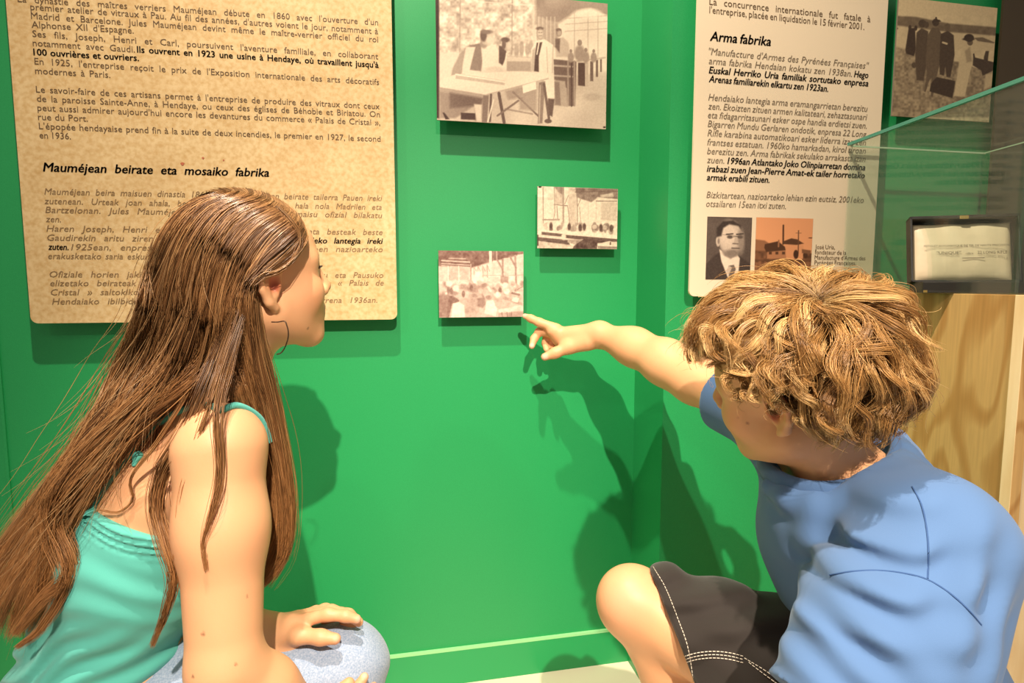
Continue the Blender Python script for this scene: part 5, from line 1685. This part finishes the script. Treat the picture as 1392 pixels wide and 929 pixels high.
# ribbed collar: a flat band round the neck
collar_m = cloth('blue_ribbed_collar', rgb(76, 106, 150), .85, 900, .5)
ths = np.linspace(0, 2 * np.pi, 72, endpoint=False)
prof = [(.001, -.012), (.0035, .000), (.0030, .012), (-.0008, .0155), (-.0045, .012), (-.004, -.010)]
V, Fs = [], []
for t in ths:
    for (o_, h_) in prof: V.append(ncen - nN * .004 + nAu * math.cos(t) * (ra + o_ * 1.4 - h_ * .35) + nBu * math.sin(t) * (rb_ + o_ * 1.4 - h_ * .35) + nN * h_)
m_ = len(prof); n_ = len(ths)
for i in range(n_):
    for j in range(m_): Fs.append([i * m_ + j, ((i + 1) % n_) * m_ + j, ((i + 1) % n_) * m_ + (j + 1) % m_, i * m_ + (j + 1) % m_])
co_ = keep_world(mesh_obj('collar', V, np.array(Fs), collar_m, None, True), boy)
seam_m = mat('dark_blue_seam', rgb(54, 86, 136), .85)
for pth in ([(1128, 782), (1160, 777), (1195, 776), (1230, 780), (1260, 788), (1290, 806), (1315, 828), (1334, 850)], [(1240, 662), (1252, 685), (1259, 715), (1262, 750), (1261, 787)]):
    tube_obj('seam', [q + norm(q - CAM) * .0002 for q in (march(TS, x, y) for x, y in spline(np.c_[np.array(pth, float), np.zeros(len(pth))], 30)[:, :2])], .0009, seam_m, boy, 90, 6)
# shoes
sole_m = mat('white_rubber_sole', rgb(220, 214, 204), .6); shoe_m = cloth('grey_canvas_shoe', rgb(90, 92, 98), .8)
for own, lst in ((boy, feet), (girl, [[gAR, gAR - np.array([0, 0, .03]), gAR + ff * .10 - np.array([0, 0, .055]), gAR + ff * .16 - np.array([0, 0, .062])]])):
    for ft in lst:
        Q = Sdf(); Q.chain(ft[1:], [.040, .034, .028], .02); Q.off(.003); Q.plane(ft[1] + np.array([0, 0, .03]), (0, 0, 1)); Q.plane((0, 0, .012), (0, 0, -1))
        qv, qq = polygonise(Q, *bounds(ft, .07), .005, 1)
        so = keep_world(mesh_obj('shoe', qv, qq, shoe_m, None, True), own)
        Q2 = Sdf(); Q2.chain(ft[1:], [.042, .037, .031], .02); Q2.off(.004); Q2.plane((0, 0, .020), (0, 0, 1), .002); Q2.plane((0, 0, .0005), (0, 0, -1), .002)
        qv, qq = polygonise(Q2, *bounds(ft, .08), .005, 0)
        s2 = mesh_obj('sole', qv, qq, sole_m, None, True); keep_world(s2, own); s2.parent = so; s2.matrix_parent_inverse = so.matrix_parent_inverse @ Matrix.Identity(4)

# ---- curls
def curls(n_clump, per, seed):
    r = np.random.default_rng(seed)
    T = 44
    s = np.linspace(0, 1, T)
    whorl = norm([-.42, .10, .90])
    c0 = np.array([-.012, 0, .032]); rs = np.array([.098, .078, .083])
    P_, TN = [], []
    k = 0
    while k < n_clump:
        d = norm(r.normal(0, 1, 3))
        if k % 6 == 0: d = norm(whorl + r.normal(0, .22, 3))
        loc = d * rs
        # hairline: keep off the face, the ears and the neck
        if d[2] < -.42 - .1 * r.random(): continue
        if d[0] > .30 and d[2] < .42: continue
        if d[0] > -.08 and d[2] < .02 + .1 * r.random(): continue
        if d[0] > -.42 and abs(d[1]) > .6 and d[2] < -.22: continue
        k += 1
        ax = np.cross(whorl, d); ax = ax / (np.linalg.norm(ax) + 1e-6)
        ax = norm(ax + r.normal(0, .42, 3))
        away = math.acos(np.clip(whorl @ d, -1, 1))
        length = (.115 + .05 * r.random()) * (1.0 if d[2] > -.1 else .55)
        sweep = length / .105
        lim = 1.95 + .25 * r.random() if abs(d[1]) > .3 or d[0] < 0 else 1.45 + .25 * r.random()
        sweep = min(sweep, max(.35, lim - away))
        lift = (.008 + .031 * r.random()) * (1 if d[2] > -.2 else .7)
        for _ in range(14):      # stop above the cheek and the ear
            q = d * math.cos(sweep) + np.cross(ax, d) * math.sin(sweep) + ax * (ax @ d) * (1 - math.cos(sweep))
            if (q[0] > -.35 and q[2] < .10) or (q[0] > .1 and q[2] < .30): sweep *= .87
            else: break
        pts = []
        for t in s:
            a_ = sweep * t
            q = d * math.cos(a_) + np.cross(ax, d) * math.sin(a_) + ax * (ax @ d) * (1 - math.cos(a_))
            h = .004 + lift * (1 - (1 - min(t * 1.6, 1)) ** 2) + .006 * t
            pts.append(c0 + q * rs + norm(q / rs) * h)
        pts = np.array(pts)
        # curl: a widening helix about the clump's own line
        tn = norm_rows(np.gradient(pts, axis=0)); nr = norm_rows(pts - c0); bn = np.cross(tn, nr)
        turns = .7 + 1.1 * r.random(); ph = r.random() * 6.28
        amp = (.004 + .008 * r.random()) * np.clip(s * 1.8 - .15, 0, 1)
        cx_ = np.cos(ph + turns * 6.28 * s ** 1.25) - math.cos(ph); sy_ = np.sin(ph + turns * 6.28 * s ** 1.25)
        pts = pts + bn * (amp * cx_ * 1.2)[:, None] + nr * (amp * sy_ * .8)[:, None]
        w_ = BO + kB * (pts @ np.stack([bf, bl, bz]))
        nw = nr @ np.stack([bf, bl, bz]); bw_ = bn @ np.stack([bf, bl, bz])
        rad = (.0045 + .0085 * r.random() ** 1.5)
        prof = np.interp(s, [0, .3, .8, 1], [1.3, 1, .75, .35])
        a1, a2 = r.normal(0, .55, per), r.normal(0, .40, per)
        tw = r.normal(0, .5, per)
        q = w_[None] + (bw_[None] * (a1[:, None] * prof[None] * rad)[..., None]) + (nw[None] * (a2[:, None] * prof[None] * rad)[..., None])
        lag = 1 - .22 * r.random(per) ** 2
        ii = s[None] * lag[:, None] * (T - 1); i0 = np.clip(ii.astype(int), 0, T - 2); tt = (ii - i0)[..., None]; ar = np.arange(per)[:, None]
        q = q[ar, i0] * (1 - tt) + q[ar, i0 + 1] * tt
        q = q + .0012 * np.sin(r.random((per, 1, 3)) * 6.28 + 9 * s[None, :, None]) * s[None, :, None]
        fly = (r.random(per) < .045)[:, None, None] * r.normal(0, .012, (per, 1, 3)) * s[None, :, None] ** 1.4
        q = q + fly
        P_.append(q)
        base = np.clip(r.random() * .75 + .25 * r.random(per), 0, 1)[:, None, None]
        dk, md_, lt = np.array((.16, .066, .018)), np.array((.47, .245, .078)), np.array((.88, .60, .27))
        c_ = np.where(base < .5, dk + (md_ - dk) * base * 2, md_ + (lt - md_) * (base * 2 - 1))
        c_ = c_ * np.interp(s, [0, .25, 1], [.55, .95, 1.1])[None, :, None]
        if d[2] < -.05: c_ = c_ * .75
        TN.append(np.broadcast_to(c_, (per, T, 3)))
    return np.concatenate(P_), np.concatenate(TN)


def norm_rows(a): return a / (np.linalg.norm(a, axis=1, keepdims=True) + 1e-9)


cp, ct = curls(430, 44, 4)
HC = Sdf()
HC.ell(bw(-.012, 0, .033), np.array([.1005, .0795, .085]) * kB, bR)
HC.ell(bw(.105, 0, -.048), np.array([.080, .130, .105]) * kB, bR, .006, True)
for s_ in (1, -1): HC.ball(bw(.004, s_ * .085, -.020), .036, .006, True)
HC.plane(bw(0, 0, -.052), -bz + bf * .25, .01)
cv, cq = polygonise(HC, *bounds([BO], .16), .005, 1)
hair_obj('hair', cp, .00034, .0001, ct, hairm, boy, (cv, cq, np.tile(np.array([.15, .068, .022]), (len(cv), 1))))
